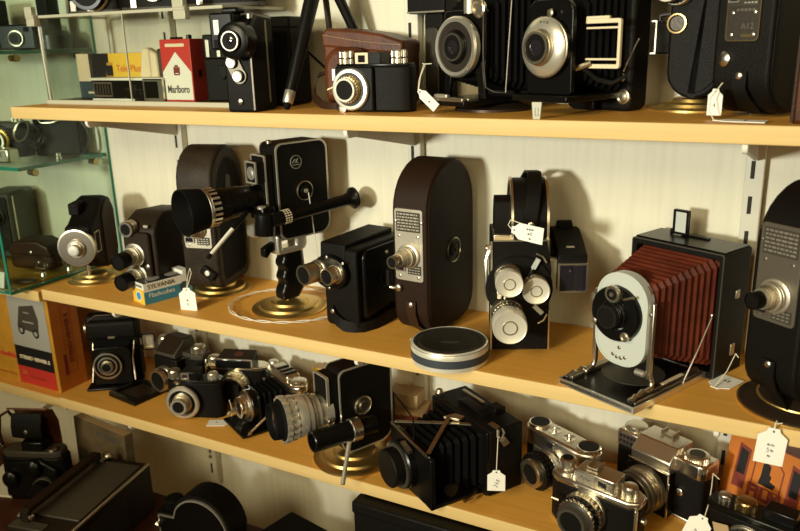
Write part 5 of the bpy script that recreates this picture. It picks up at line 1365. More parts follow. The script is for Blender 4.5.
# --- on the cabinet's middle glass shelf
a1 = thing('camera', 'chrome-fronted still camera on the glass shelf at the far left edge', 'camera', (-0.186, 0.105, CS1), 18)
part('body', MB().prism(oct_body(0.108, 0.034, 0.010), 'z', 0.0, 0.052), 'leather_black', a1, 0.002)
part('top_plate', MB().prism(oct_body(0.108, 0.034, 0.010), 'z', 0.051, 0.062), 'engraving', a1, 0.002)
lens(a1, (0.010, -0.017, 0.032), (0.1, -1, 0), [(0.006, 0.026, 'paint_black'), (0.008, 0.022, 'brass'), (0.008, 0.018, 'nickel')], 0.014, 0.5)
knob(a1, (0.036, 0, 0.061), (0, 0, 1), 0.009, 0.012, 'nickel', name='wind_knob')
a2 = thing('flash_unit', 'low silver flash reflector box at the front of the glass shelf', 'flash unit', (-0.142, 0.050, CS1), 10)
part('case', MB().box((0, 0, 0.012), (0.096, 0.026, 0.024)), 'satin_chrome', a2, 0.003)
part('front_ribs', MB().box((-0.020, -0.0136, 0.012), (0.006, 0.001, 0.018)).box((-0.008, -0.0136, 0.012), (0.006, 0.001, 0.018)).box((-0.032, -0.0136, 0.012), (0.006, 0.001, 0.018)), 'engraving', a2)
part('side_panel', MB().box((0.028, -0.0136, 0.012), (0.032, 0.001, 0.018)), 'plate_metal', a2)
part('panel_mark', MB().tube([(0.020, -0.0143, 0.009), (0.032, -0.0143, 0.014), (0.036, -0.0143, 0.019)], 0.0006, 5).tube([(0.026, -0.0143, 0.016), (0.036, -0.0143, 0.011)], 0.0006, 5), 'ink', a2)
a3 = thing('camera', 'black camera with a lens tube tilted upward under the top shelf, inside the cabinet', 'camera', (-0.094, 0.142, CS1), 34)
part('body', MB().box((0.008, 0.012, 0.034), (0.078, 0.040, 0.066)), 'leather_black', a3, 0.003)
lens(a3, (-0.022, -0.008, 0.034), (-0.55, -0.75, 0.42), [(0.012, 0.020, 'paint_black'), (0.010, 0.018, 'engraving'), (0.014, 0.019, 'paint_black')], 0.0165, 0.7)
part('tube_ring', MB().lathe((-0.022, -0.008, 0.034), (-0.55, -0.75, 0.42), [(0.036, 0.0196), (0.037, 0.0202), (0.0385, 0.0196), (0.037, 0.0166)], 32), 'nickel', a3)
part('wire_handle', MB().tube([(-0.020, -0.010, 0.067), (-0.014, -0.014, 0.060), (0.004, -0.016, 0.060), (0.020, -0.014, 0.064), (0.040, -0.008, 0.068)], 0.0016), 'chrome', a3)
part('strap', MB().strip([(0.047, 0.006, 0.062), (0.060, 0.000, 0.046), (0.062, 0.0, 0.030), (0.056, -0.006, 0.010), (0.046, -0.010, 0.002)], (0.0, 0.010, 0.0), 0.0016), 'leather_strap', a3)
a4 = tag(part('bulb_socket', MB().lathe((-0.048, 0.110, CS1), (0, 0, 1), [(0, 0.006), (0.004, 0.006), (0.005, 0.0045), (0.011, 0.0045)], 16), 'chrome'), 'tiny chrome bulb socket beside the tilted lens tube on the glass shelf', 'bulb socket')

# --- in the cabinet's bottom
b1 = thing('cine_camera', 'tall grey cine camera standing inside the cabinet at the far left', 'cine camera', (-0.252, 0.140, CS0), 20)
part('body', MB().prism(rrect(-0.030, 0.030, 0.0, 0.126, 0.008), 'y', -0.040, 0.040), 'paint_grey', b1, 0.004)
part('front_plate', MB().prism(rrect(-0.024, 0.024, 0.014, 0.118, 0.005), 'y', -0.0425, -0.039), 'crackle', b1, 0.001)
lens(b1, (0.002, -0.042, 0.082), (0, -1, 0), [(0.006, 0.0165, 'paint_grey'), (0.006, 0.014, 'paint_black')], 0.010, 0.4)
screw(b1, (0.010, -0.0425, 0.110), (0, -1, 0), 0.004, 'engraving', 'finder_window')
part('side_trim', MB().box((0.0302, -0.030, 0.064), (0.0012, 0.004, 0.110)), 'nickel', b1)
b2 = thing('camera_case', 'small rounded brown leather camera case inside the cabinet bottom', 'camera case', (-0.108, 0.086, CS0), 15)
part('case_body', MB().prism([(-0.046, 0.004), (0.040, 0.0), (0.048, 0.018), (0.040, 0.046), (0.018, 0.056), (-0.030, 0.054), (-0.044, 0.040)], 'y', -0.026, 0.026), 'leather_strap', b2, 0.009, 4)
part('case_flap', MB().prism([(-0.045, 0.030), (0.044, 0.026), (0.040, 0.047), (0.018, 0.0575), (-0.030, 0.0555), (-0.045, 0.041)], 'y', -0.0275, 0.022), 'leather_strap', b2, 0.007, 4)
screw(b2, (0.004, -0.028, 0.036), (0, -1, 0), 0.003, 'nickel', 'press_stud')
for i, (x, y, sc_) in enumerate(((-0.052, 0.046, 1.0), (-0.040, 0.090, 0.9))):
    q = thing('flash_bulb', ('small clear glass flash bulb nearest the front in the cabinet bottom', 'small clear glass flash bulb behind the front one in the cabinet bottom')[i], 'flash bulb', (x, y, CS0), group='flash bulbs in the cabinet')
    part('bulb', MB().lathe((0, 0, 0), (0, 0, 1), [(0.008, 0.004), (0.012 * sc_, 0.006), (0.020 * sc_, 0.0105 * sc_), (0.028 * sc_, 0.0115 * sc_), (0.036 * sc_, 0.008 * sc_), (0.040 * sc_, 0.002)], 20), 'acrylic', q)
    part('socket', MB().lathe((0, 0, 0), (0, 0, 1), [(0, 0.0052), (0.004, 0.0052), (0.005, 0.0046), (0.010, 0.0046)], 16), 'chrome', q)
b4 = tag(part('price_card', MB().box((-0.085, -0.026, CS0 + 0.014), (0.060, 0.0012, 0.027), (-12, 0, 0)), 'paper_white'), 'white card leaning inside the glass front of the cabinet', 'card')
b5 = tag(part('film_slide', MB().box((-0.060, 0.016, CS0 + 0.0012), (0.034, 0.020, 0.0024), (0, 0, 25)), 'engraving'), 'small dark slide mount lying on the cabinet floor', 'slide')

# --- on the cabinet's upper glass shelf: dark silhouettes
for i, (nm, lab, x, y, rz, w, h) in enumerate((
        ('box_camera', 'dark box camera on the upper glass shelf, leftmost in the photo', -0.200, 0.120, 15, 0.060, 0.085),
        ('box_camera', 'small dark box camera on the upper glass shelf, behind the display case corner', -0.126, 0.140, 22, 0.070, 0.042))):
    q = thing(nm, lab, 'camera', (x, y, CS2), rz, 'dark cameras on the upper glass shelf')
    part('body', MB().box((0, 0, h / 2), (w, 0.050, h)), 'leather_black', q, 0.003)
    part('front_plate', MB().box((0, -0.0255, h / 2), (w * 0.9, 0.002, h * 0.9)), 'paint_black', q, 0.0008)
    lens(q, (0, -0.0262, h * 0.45), (0, -1, 0), [(0.004, 0.014, 'nickel'), (0.004, 0.011, 'paint_black')], 0.008, 0.4)
    part('finder', MB().box((w * 0.28, -0.0262, h * 0.8), (0.010, 0.002, 0.008)), 'lens_glass', q)
q = thing('cine_camera', 'dark upright cine camera with a round foot on the upper glass shelf beside the case', 'cine camera', (-0.062, 0.150, CS2), 10)
part('foot', MB().lathe((0, 0, 0), (0, 0, 1), [(0, 0.030), (0.022, 0.030), (0.030, 0.022)], 32), 'paint_black', q)
part('body', MB().box((-0.006, 0, 0.055), (0.024, 0.030, 0.064)), 'leather_black', q, 0.003)
part('top_cap', MB().lathe((-0.006, 0, 0.086), (0, 0, 1), [(0, 0.010), (0.008, 0.010), (0.010, 0.007)], 20), 'paint_black', q)

# ================================================================== TOP SHELF
# --- clear acrylic display case
AX0, AX1, AY0, AY1, AH = 0.022, 0.400, 0.052, 0.192, 0.134
ac = thing('display_case', 'clear acrylic display case on the left end of the top shelf', 'display case', (0, 0, Z1))
pane(ac, 'base_pane', ((AX0 + AX1) / 2, (AY0 + AY1) / 2, 0.003), (AX1 - AX0, AY1 - AY0, 0.006), 'acrylic', 'acrylic_edge')
pane(ac, 'front_pane', ((AX0 + AX1) / 2, AY0 + 0.0016, 0.069), (AX1 - AX0 - 0.004, 0.003, 0.125), 'acrylic', 'acrylic_edge')
pane(ac, 'end_pane', (AX0 + 0.0015, (AY0 + AY1) / 2 + 0.002, 0.069), (0.003, AY1 - AY0 - 0.006, 0.125), 'acrylic', 'acrylic_edge')
pane(ac, 'lid_pane', ((AX0 + AX1) / 2, (AY0 + AY1) / 2, AH), (AX1 - AX0, AY1 - AY0, 0.004), 'acrylic', 'acrylic_edge')
part('corner_bend', MB().tube([(AX0 + 0.004, AY0 + 0.004, 0.006), (AX0 + 0.003, AY0 + 0.003, 0.068), (AX0 + 0.003, AY0 + 0.003, AH - 0.003)], 0.0024), 'acrylic_edge', ac)
part('base_rail', MB().box(((AX0 + AX1) / 2, AY0 - 0.0006, 0.004), (AX1 - AX0, 0.004, 0.007)), 'acrylic_edge', ac, 0.001)
part('sliding_seam', MB().box((0.212, AY0 - 0.0003, 0.070), (0.0016, 0.002, 0.124)), 'acrylic_edge', ac)
for x, y, w in ((AX0 - 0.002, AY0 - 0.004, 0.018), (0.330, AY0 - 0.004, 0.022)):
    part('hinge_block', MB().box((x, y, AH - 0.008), (w, 0.010, 0.012)).box((x, y - 0.002, AH + 0.008), (w * 0.9, 0.009, 0.014)).lathe((x - w / 2, y - 0.002, AH), (1, 0, 0), [(0, 0.004), (w, 0.004)], 14), 'acrylic_edge', ac, 0.001)
part('finger_catch', MB().box((0.218, AY0 - 0.003, 0.018), (0.036, 0.005, 0.014)), 'acrylic', ac, 0.001)
ZA = Z1 + 0.0063

# --- yellow film package
yb = thing('film_package', 'wide yellow, cream and dark blue boxed camera package inside the display case', 'box', (0.136, 0.130, ZA), 0, 'cartons on the shelves')
W, D, H = 0.206, 0.040, 0.070
part('carton', MB().box((0, 0, H / 2), (W, D, H)), 'card_gold', yb, 0.0006)
yf = -D / 2 - 0.0003
part('cream_panel', MB().box((-W * 0.43, yf, H * 0.69), (W * 0.14, 0.0006, H * 0.62)), 'card_cream', yb)
part('blue_panel', MB().box((-W * 0.33, yf, H * 0.19), (W * 0.34, 0.0006, H * 0.38)), 'card_navy', yb)
part('yellow_panel', MB().prism([(-W * 0.18, H * 0.0), (W * 0.5, 0), (W * 0.5, H), (-W * 0.16, H)], 'y', yf - 0.0003, yf + 0.0003), 'card_yellow', yb)
part('picture_window', MB().prism([(-W * 0.36, H * 0.38), (-W * 0.30, H * 0.16), (-W * 0.18, H * 0.10), (-W * 0.14, H * 0.40), (-W * 0.14, H), (-W * 0.36, H)], 'y', yf - 0.0006, yf), 'card_black', yb)
part('window_print', MB().prism([(-W * 0.20, H * 0.16), (-W * 0.12, H * 0.14), (-W * 0.10, H * 0.80), (-W * 0.16, H * 0.80)], 'y', yf - 0.0009, yf), 'card_gold', yb)
part('small_print', MB().box((-W * 0.135, yf - 0.0010, H * 0.62), (0.014, 0.0004, 0.016)), 'card_black', yb)
text('Tele Plus', 0.015, 'print_red', yb, (W * 0.07, yf - 0.0006, H * 0.66), FRONT)
part('fine_print', MB().box((-W * 0.36, yf - 0.0005, H * 0.12), (0.020, 0.0004, 0.003)), 'card_cream', yb)

# --- flat pocket camera
pk = thing('pocket_camera', 'long flat black and silver pocket camera inside the display case', 'camera', (0.195, 0.074, ZA), 0)
pk.scale = (1, 1, 1.28)
part('body', MB().box((0, 0, 0.0135), (0.142, 0.030, 0.025)), 'paint_black', pk, 0.002)
part('top_trim', MB().box((0, -0.0005, 0.0255), (0.151, 0.032, 0.003)), 'card_white', pk, 0.0008)
part('bottom_trim', MB().box((-0.030, -0.0005, 0.0015), (0.090, 0.032, 0.003)), 'card_white', pk, 0.0008)
part('end_frame', MB().ringprism(rrect(0.036, 0.075, 0.001, 0.026, 0.001, 2), rrect(0.0385, 0.066, 0.004, 0.023, 0.001, 2), 'y', -0.0165, -0.013), 'satin_chrome', pk)
fw = part('flash_window', MB().ringprism(rrect(-0.070, -0.030, 0.005, 0.022, 0.001, 2), rrect(-0.068, -0.032, 0.007, 0.020, 0.001, 2), 'y', -0.0162, -0.014), 'nickel', pk)
fl = MB()
for k in range(5):
    fl.box((-0.062 + k * 0.006, -0.0156, 0.0135), (0.003, 0.001, 0.011))
part('flash_ribs', fl, 'engraving', fw)
part('lens_slot', MB().box((0.014, -0.0154, 0.013), (0.014, 0.001, 0.012)), 'lens_glass', pk)

# --- cream wedge behind it
wd_ = thing('flash_reflector', 'cream wedge-shaped flash attachment behind the pocket camera', 'flash', (0.212, 0.1005, ZA), 0)
part('wedge', MB().prism([(-0.034, 0), (0.018, 0), (0.016, 0.068), (-0.004, 0.078), (-0.014, 0.076), (-0.022, 0.040)], 'y', -0.0075, 0.0075), 'card_cream', wd_, 0.004, 3)
part('cap', MB().prism([(0.018, 0.002), (0.036, 0.004), (0.038, 0.070), (0.016, 0.076)], 'y', -0.0065, 0.0065), 'paint_grey', wd_, 0.003)

# --- red and white cigarette-pack box
mb_ = thing('cigarette_pack_box', 'red and white cigarette-pack shaped box standing in the display case', 'box', (0.294, 0.080, ZA), 2)
W, D, H = 0.056, 0.030, 0.088
part('carton', MB().box((0, 0, H / 2), (W, D, H)), 'card_red', mb_, 0.001)
yf = -D / 2 - 0.0003
part('white_panel', MB().prism([(-W * 0.47, 0.003), (W * 0.47, 0.003), (W * 0.47, H * 0.48), (0, H * 0.80), (-W * 0.47, H * 0.48)], 'y', yf, yf + 0.0004), 'card_white', mb_)
text('Marlboro', 0.0150, 'ink', mb_, (0, yf - 0.0003, H * 0.20), FRONT, sx=0.72, bold=0.0003)
part('crest', MB().box((0, yf - 0.0003, H * 0.51), (0.006, 0.0003, 0.008)).box((-0.0045, yf - 0.0003, H * 0.505), (0.0024, 0.0003, 0.010)).box((0.0045, yf - 0.0003, H * 0.505), (0.0024, 0.0003, 0.010)).box((0, yf - 0.0003, H * 0.575), (0.006, 0.0003, 0.003)).box((0, yf - 0.0003, H * 0.44), (0.010, 0.0003, 0.002)), 'card_maroon', mb_)
part('top_stripe', MB().prism(rrect(-W * 0.32, W * 0.32, H * 0.88, H * 0.93, 0.0018, 3), 'y', yf, yf + 0.0004), 'card_cream', mb_)
part('side_window', MB().box((W / 2 + 0.0002, 0.002, H * 0.45), (0.0006, 0.007, 0.010)), 'paint_black', mb_)
part('top_button', MB().lathe((0.012, 0.004, H), (0, 0, 1), [(0, 0.004), (0.005, 0.004), (0.006, 0.002)], 14), 'paint_black', mb_)
part('top_slide', MB().box((-0.010, 0.002, H + 0.0015), (0.018, 0.008, 0.003)), 'paint_black', mb_, 0.0006)

# --- dark camera behind the cine camera
dk_ = thing('camera', 'flat black camera with two silver bars, between the red pack and the small cine camera', 'camera', (0.360, 0.104, ZA), 8)
part('body', MB().box((0, 0, 0.044), (0.062, 0.034, 0.088)), 'leather_black', dk_, 0.002)
part('upper_block', MB().box((0, -0.003, 0.076), (0.058, 0.036, 0.034)), 'paint_black', dk_, 0.002)
for x in (-0.020, -0.002):
    part('silver_bar', MB().box((x, -0.0222, 0.074), (0.006, 0.002, 0.024)), 'satin_chrome', dk_, 0.0004)
part('latch', MB().prism([(-0.008, 0.050), (0.008, 0.050), (0.006, 0.036), (0.0, 0.030), (-0.006, 0.036)], 'y', -0.020, -0.016), 'paint_black', dk_, 0.0008)
part('side_bar', MB().box((-0.0305, -0.012, 0.020), (0.002, 0.004, 0.022)), 'satin_chrome', dk_)

# --- cameras standing on the case lid
ZL_ = Z1 + AH + 0.0024
for i, (x, y, lab) in enumerate(((0.100, 0.110, 'dark camera with a large ringed lens on the display case lid, left'), (0.225, 0.115, 'dark boxy camera on the display case lid, at its middle'), (0.350, 0.120, 'dark folding-type camera on the display case lid, right end'))):
    q = thing('camera', lab, 'camera', (x, y, ZL_), 14, 'dark cameras on the display case lid')
    part('body', MB().prism(oct_body(0.112 if i else 0.09, 0.040, 0.010), 'z', 0.0, 0.080), 'leather_black', q, 0.003)
    part('base_plate', MB().prism(crest(oct_body(0.112 if i else 0.09, 0.040, 0.010), 1.01), 'z', 0.0, 0.006), 'engraving', q, 0.001)
    lens(q, (0.006, -0.020, 0.032), (0.1, -1, 0), [(0.008, 0.030 if i == 0 else 0.020, 'nickel'), (0.012, 0.028 if i == 0 else 0.017, 'paint_black')], 0.022 if i == 0 else 0.012, 0.4)
    part('catch', MB().box((-0.030, -0.0212, 0.012), (0.010, 0.002, 0.016)), 'satin_chrome', q, 0.0006)

# --- small twin-lens cine camera in front
B_ = thing('cine_camera', 'small black cine camera with chrome twin lens plate, right of the display case', 'cine camera', (0.425, 0.0, Z1), 9)
B_.location = (0.456, 0.031, Z1)
part('body', MB().prism(rrect(-0.030, 0.030, 0.0, 0.090, 0.004), 'x', -0.020, 0.021), 'leather_black', B_, 0.003)
part('upper_body', MB().prism([(-0.030, 0.066), (0.030, 0.050), (0.030, 0.120), (-0.010, 0.122), (-0.030, 0.108)], 'x', -0.016, 0.021), 'paint_black', B_, 0.004)
part('chrome_strip', MB().box((0.0200, -0.0304, 0.045), (0.0022, 0.0022, 0.084)), 'dull_metal', B_)
part('side_trim', MB().box((0.0212, 0.010, 0.062), (0.001, 0.003, 0.104)), 'nickel', B_)
part('viewfinder', MB().box((-0.016, -0.024, 0.101), (0.034, 0.026, 0.046)), 'paint_black', B_, 0.003)
part('finder_cap', MB().box((-0.006, -0.020, 0.126), (0.024, 0.022, 0.008)), 'paint_black', B_, 0.003)
part('finder_window', MB().box((-0.022, -0.0375, 0.106), (0.008, 0.002, 0.018)), 'card_white', B_, 0.0006)
part('finder_slot', MB().box((-0.0225, -0.0373, 0.086), (0.009, 0.002, 0.010)), 'lens_glass', B_)
part('lens_housing', MB().lathe((0.006, -0.028, 0.089), (0, -1, 0), [(0, 0.0235), (0.014, 0.0235), (0.020, 0.0215), (0.022, 0.018)], 40), 'paint_black', B_)
lens(B_, (0.006, -0.050, 0.089), (0, -1, 0), [(0.003, 0.0130, 'paint_black'), (0.003, 0.0122, 'nickel')], 0.0106, 0.9, knurl=False)
part('lens_pit', MB().lathe((0.006, -0.0503, 0.089), (0, -1, 0), [(0, 0.0105), (0.003, 0.0100), (0.0034, 0.0055), (0.001, 0.005), (0.001, 0)], 28), 'paint_matt', B_)
part('twin_lens_plate', MB().prism(arc(-0.006, 0.063, 0.0105, 50, 215, 8) + arc(0.002, 0.046, 0.0105, 215, 410, 9), 'y', -0.033, -0.030), 'dull_metal', B_, 0.0006)
for x, z in ((-0.006, 0.063), (0.002, 0.046)):
    part('taking_lens', MB().lathe((x, -0.033, z), (0, -1, 0), [(0, 0.0078), (0.004, 0.0074), (0.0045, 0.0055), (0.002, 0.0045), (0.003, 0.002), (0.003, 0)], 24), 'paint_black', B_)
    part('lens_bezel', MB().lathe((x, -0.0365, z), (0, -1, 0), [(0, 0.0068), (0.0012, 0.0064), (0.001, 0.0046)], 24), 'nickel', B_)
part('release_button', MB().lathe((0.000, -0.030, 0.014), (0, -1, 0), [(0, 0.0042), (0.003, 0.004), (0.004, 0.002)], 16), 'chrome', B_)
part('top_bolt', MB().lathe((0.017, -0.022, 0.116), (0, 0, 1), [(0, 0.004), (0.005, 0.004)], 12), 'nickel', B_)
# --- tall dark box beside it
bx = thing('camera_case', 'tall plain black case standing behind the tripod leg', 'camera case', (0.442, 0.128, Z1), 8)
part('case', MB().box((0, 0, 0.059), (0.050, 0.060, 0.118)), 'leather_black', bx, 0.004)
part('lid', MB().box((0, 0, 0.112), (0.052, 0.062, 0.016)), 'leather_black', bx, 0.003)

# --- table tripod
tp = thing('tripod', 'black tripod with chrome-tipped leg standing on the top shelf', 'tripod', (0.50, 0.10, Z1))
apex = Vector((0.010, 0.030, 0.190))
part('head', MB().lathe(tuple(apex + Vector((0, 0, -0.012))), (0, 0, 1), [(0, 0.014), (0.02, 0.014), (0.03, 0.010)], 24), 'tripod_black', tp)
f1_ = Vector((0.000, -0.055, 0.003))
for i, ft_ in enumerate((f1_, Vector((0.070, 0.092, 0.003)), Vector((-0.012, 0.090, 0.003)))):
    d = apex - ft_
    if i == 0:
        pl_ = [(0.022, 0.0070), (0.09, 0.0092), (0.175, 0.0105)]
    elif i == 1:
        pl_ = [(0.022, 0.0060), (0.19, 0.0075)]
    else:
        pl_ = [(0.022, 0.0040), (0.19, 0.0045)]
    lg = part('leg', MB().lathe(tuple(ft_), tuple(d), pl_, 20), 'tripod_black' if i < 2 else 'engraving', tp)
    part('leg_tip', MB().lathe(tuple(ft_), tuple(d), [(0.006, 0.0064), (0.008, 0.0070), (0.022, 0.0074), (0.0235, 0.0068)], 20), 'aluminium', lg)
    part('rubber_foot', MB().lathe(tuple(ft_), tuple(d), [(-0.002, 0.003), (0.000, 0.0046), (0.006, 0.0050)], 16), 'rubber', lg)
    part('brace', MB().tube([ft_.lerp(apex, 0.42), Vector((0.010, 0.036, 0.045))], 0.0018, 6), 'tripod_black', tp)

# --- brown leather ever-ready case
lc = thing('camera_case', 'reddish brown leather camera case with stitched lid, behind the bakelite camera', 'camera case', (0.590, 0.117, Z1), 2)
lc.scale = (0.90, 1, 1)
cp_ = [(-0.068, 0.012), (-0.060, 0.004), (0.056, 0.0), (0.064, 0.010), (0.064, 0.082), (0.030, 0.092), (-0.010, 0.097), (-0.060, 0.101), (-0.068, 0.094)]
part('case_body', MB().prism(cp_, 'y', -0.022, 0.030), 'leather_case', lc, 0.007, 4)
part('lid', MB().prism([(-0.068, 0.078), (0.064, 0.066), (0.065, 0.083), (0.030, 0.093), (-0.010, 0.0985), (-0.060, 0.1025), (-0.069, 0.095)], 'y', -0.0235, 0.031), 'leather_case', lc, 0.004, 3)
part('front_bulge', MB().prism(rrect(-0.058, 0.020, 0.008, 0.078, (0.010, 0.010, 0.030, 0.026)), 'y', -0.040, -0.020), 'leather_case', lc, 0.010, 4)
stt = MB()
for k in range(40):
    t = k / 39
    x = -0.064 + 0.124 * t
    z = 0.0935 - 0.014 * t - 0.002 * math.sin(t * 3)
    stt.box((x, -0.0240, z), (0.0020, 0.0006, 0.0006), (0, 6, 0))
part('stitch_row', stt, 'stitching', lc)
part('strap', MB().strip([(-0.070, -0.006, 0.046), (-0.082, -0.014, 0.042), (-0.086, -0.020, 0.028), (-0.080, -0.032, 0.014), (-0.060, -0.044, 0.006), (-0.038, -0.050, 0.003), (-0.020, -0.048, 0.003)], [(0, 0.009, 0.004), (0, 0.008, 0.006), (0, 0.006, 0.008), (0.002, 0.004, 0.010), (0.002, 0.003, 0.010), (0, 0.003, 0.010), (0, 0.003, 0.010)], 0.0022), 'leather_strap', lc)

# --- bakelite camera with bright shutter
E_ = thing('camera', 'small black camera with bright round shutter plate, in front of the brown leather case', 'camera', (0.630, 0.057, Z1), 1)
ob = oct_body(0.106, 0.032, 0.012)
part('body', MB().prism(ob, 'z', 0.0, 0.056), 'leather_black', E_, 0.003)
part('top_ridge', MB().prism(crest(ob, 0.96), 'z', 0.055, 0.058), 'paint_black', E_, 0.001)
part('finder_block', MB().box((-0.004, 0.002, 0.064), (0.034, 0.024, 0.014)), 'paint_black', E_, 0.001)
part('finder_window', MB().ringprism(rrect(-0.021, -0.003, 0.0565, 0.071, 0.001, 2), rrect(-0.017, -0.007, 0.0595, 0.068, 0.0006, 2), 'y', -0.0125, -0.0095), 'card_cream', E_)
part('finder_glass', MB().box((-0.012, -0.0106, 0.0638), (0.010, 0.001, 0.0085)), 'lens_glass', E_)
for x, r, h in ((-0.040, 0.0092, 0.016), (0.034, 0.0100, 0.016)):
    kb = knob(E_, (x, 0.0, 0.0575), (0, 0, 1), r, h * 0.45, 'nickel', 24, 'wind_knob')
    part('knob_neck', MB().lathe((x, 0.0, 0.0575 + h * 0.4), (0, 0, 1), [(0, r * 0.8), (h * 0.1, r * 0.8)], 20), 'nickel', kb)
    part('knob_top', MB().gear((x, 0.0, 0.0575), (0, 0, 1), h * 0.5, h * 0.92, r * 1.02, r * 0.07, 24).lathe((x, 0, 0.0575), (0, 0, 1), [(h * 0.92, r * 0.9), (h, r * 0.8)], 20), 'nickel', kb)
part('corner_plate', MB().box((-0.043, -0.0172, 0.045), (0.018, 0.0008, 0.014)), 'aluminium', E_)
part('mount_block', MB().prism(rrect(-0.046, 0.008, 0.001, 0.055, 0.004), 'y', -0.022, -0.015), 'paint_black', E_, 0.002)
so = Vector((-0.022, -0.022, 0.028))
part('shutter_plate', MB().lathe(so, (0, -1, 0), [(0, 0.0255), (0.004, 0.0255), (0.0055, 0.0240), (0.006, 0.018)], 48), 'aluminium', E_)
part('shutter_scale', MB().lathe(so + Vector((0, -0.0056, 0)), (0, -1, 0), [(0, 0.0205), (0.0008, 0.0200), (0.0010, 0.0168), (0.0002, 0.0164)], 44), 'engraving', E_)
lens(E_, so + Vector((0, -0.0058, 0)), (0, -1, 0), [(0.004, 0.0165, 'brass'), (0.004, 0.0158, 'nickel'), (0.004, 0.0145, 'nickel')], 0.0118, 0.5)
part('plate_lug', MB().lathe(so + Vector((-0.012, -0.001, -0.0235)), (0, -1, 0), [(0, 0.0050), (0.004, 0.0050), (0.0045, 0.003), (0.002, 0.002), (0.002, 0)], 20), 'aluminium', E_)
part('side_lever', MB().tube([so + Vector((-0.024, -0.004, 0.002)), so + Vector((-0.031, -0.006, -0.001))], 0.0022), 'nickel', E_)

# --- folding camera with round silver-rimmed lens
F_ = thing('folding_camera', 'black folding camera with a round silver-rimmed lens on a dark round base, top shelf', 'folding camera', (0.765, 0.120, Z1), -22)
part('display_base', MB().lathe((0.006, -0.010, 0), (0, 0, 1), [(0, 0.048), (0.003, 0.048), (0.008, 0.030), (0.0095, 0.012)], 48), 'bronze_dark', F_)
part('back_body', MB().box((0.002, 0.030, 0.092), (0.104, 0.026, 0.164)), 'leather_black', F_, 0.004)
part('bed', MB().box((-0.004, -0.034, 0.0125), (0.076, 0.110, 0.006)), 'paint_black', F_, 0.001)
part('bed_rails', MB().box((-0.004, -0.089, 0.0170), (0.074, 0.004, 0.004)).box((-0.004, -0.080, 0.0170), (0.074, 0.003, 0.003)), 'satin_chrome', F_, 0.0006)
part('rail_clip', MB().box((-0.006, -0.086, 0.0205), (0.022, 0.006, 0.004)), 'aluminium', F_, 0.001)
part('bellows', MB().bellows((0, -0.044, 0.078), 0.066, 0.082, (0.002, 0.016, 0.092), 0.090, 0.140, 7, 0.003), 'bellows_black', F_, smooth=15)
part('lens_board', MB().prism(rrect(-0.034, 0.034, 0.044, 0.116, (0.012, 0.012, 0.004, 0.004)), 'y', -0.054, -0.048), 'paint_black', F_, 0.001)
for s in (-1, 1):
    part('board_leg', MB().prism([(s * 0.036, 0.016), (s * 0.026, 0.016), (s * 0.020, 0.046), (s * 0.030, 0.060)], 'y', -0.056, -0.050), 'paint_black', F_, 0.0008)
so = Vector((-0.003, -0.054, 0.075))
part('shutter', MB().lathe(so, (0, -1, 0), [(0, 0.032), (0.010, 0.032), (0.012, 0.030)], 44), 'paint_black', F_)
part('silver_rim', MB().lathe(so, (0, -1, 0), [(0.006, 0.0345), (0.012, 0.0345), (0.0145, 0.0325), (0.0140, 0.0285), (0.010, 0.028)], 52), 'aluminium', F_)
part('scale_ring', MB().lathe(so, (0, -1, 0), [(0.0118, 0.0285), (0.0130, 0.0275), (0.0126, 0.0200), (0.0115, 0.019)], 48), 'tin_dark', F_)
lens(F_, so + Vector((0, -0.0115, 0)), (0, -1, 0), [(0.002, 0.0190, 'paint_black'), (0.002, 0.0175, 'paint_black'), (0.003, 0.0160, 'engraving')], 0.0140, 0.4, knurl=False)
part('top_rod', MB().lathe((0.006, -0.050, 0.112), (0, 0, 1), [(0, 0.008), (0.018, 0.008), (0.02, 0.006)], 18), 'plate_metal', F_)
part('finder_eye', MB().lathe((0.026, -0.054, 0.116), (0, -1, 0), [(0, 0.0098), (0.004, 0.0098), (0.005, 0.0080), (0.003, 0.006), (0.003, 0)], 24), 'nickel', F_)
for a in (150, 208):
    part('rim_screw', MB().lathe(so + Vector((0.034 * math.cos(R(a)), -0.006, 0.034 * math.sin(R(a)))), (0, -1, 0), [(0, 0.003), (0.004, 0.003)], 10), 'chrome', F_)
part('frame_finder', MB().tube([(0.034, -0.058, 0.150), (0.034, -0.058, 0.062), (0.042, -0.062, 0.030), (0.058, -0.066, 0.026), (0.080, -0.070, 0.026), (0.082, -0.062, 0.150)], 0.0007, 6), 'dull_metal', F_)

# --- folding camera with bright shutter and frame finder
H_ = thing('folding_camera', 'black folding camera with bright silver shutter and white frame finder, top shelf', 'folding camera', (0.896, 0.124, Z1), -24)
part('back_body', MB().prism(rrect(-0.050, 0.042, 0.0, 0.170, 0.010), 'y', -0.006, 0.026), 'leather_black', H_, 0.004)
part('bed', MB().box((-0.010, -0.052, 0.0190), (0.080, 0.096, 0.007)), 'paint_black', H_, 0.001)
part('bed_support', MB().box((-0.010, -0.020, 0.0085), (0.030, 0.006, 0.014)), 'paint_black', H_, 0.001)
part('bellows', MB().bellows((-0.010, -0.078, 0.075), 0.056, 0.070, (-0.008, -0.006, 0.086), 0.086, 0.130, 8, 0.003), 'bellows_black', H_, smooth=15)
part('lens_board', MB().prism(rrect(-0.040, 0.024, 0.023, 0.122, (0.004, 0.004, 0.014, 0.014)), 'y', -0.086, -0.080), 'paint_black', H_, 0.001)
so = Vector((-0.008, -0.086, 0.073))
part('shutter', MB().lathe(so, (0, -1, 0), [(0, 0.0325), (0.006, 0.0325)], 44), 'paint_black', H_)
part('silver_face', MB().lathe(so, (0, -1, 0), [(0.004, 0.0315), (0.009, 0.0315), (0.011, 0.0300), (0.015, 0.0200), (0.015, 0.016)], 52), 'bright_metal', H_)
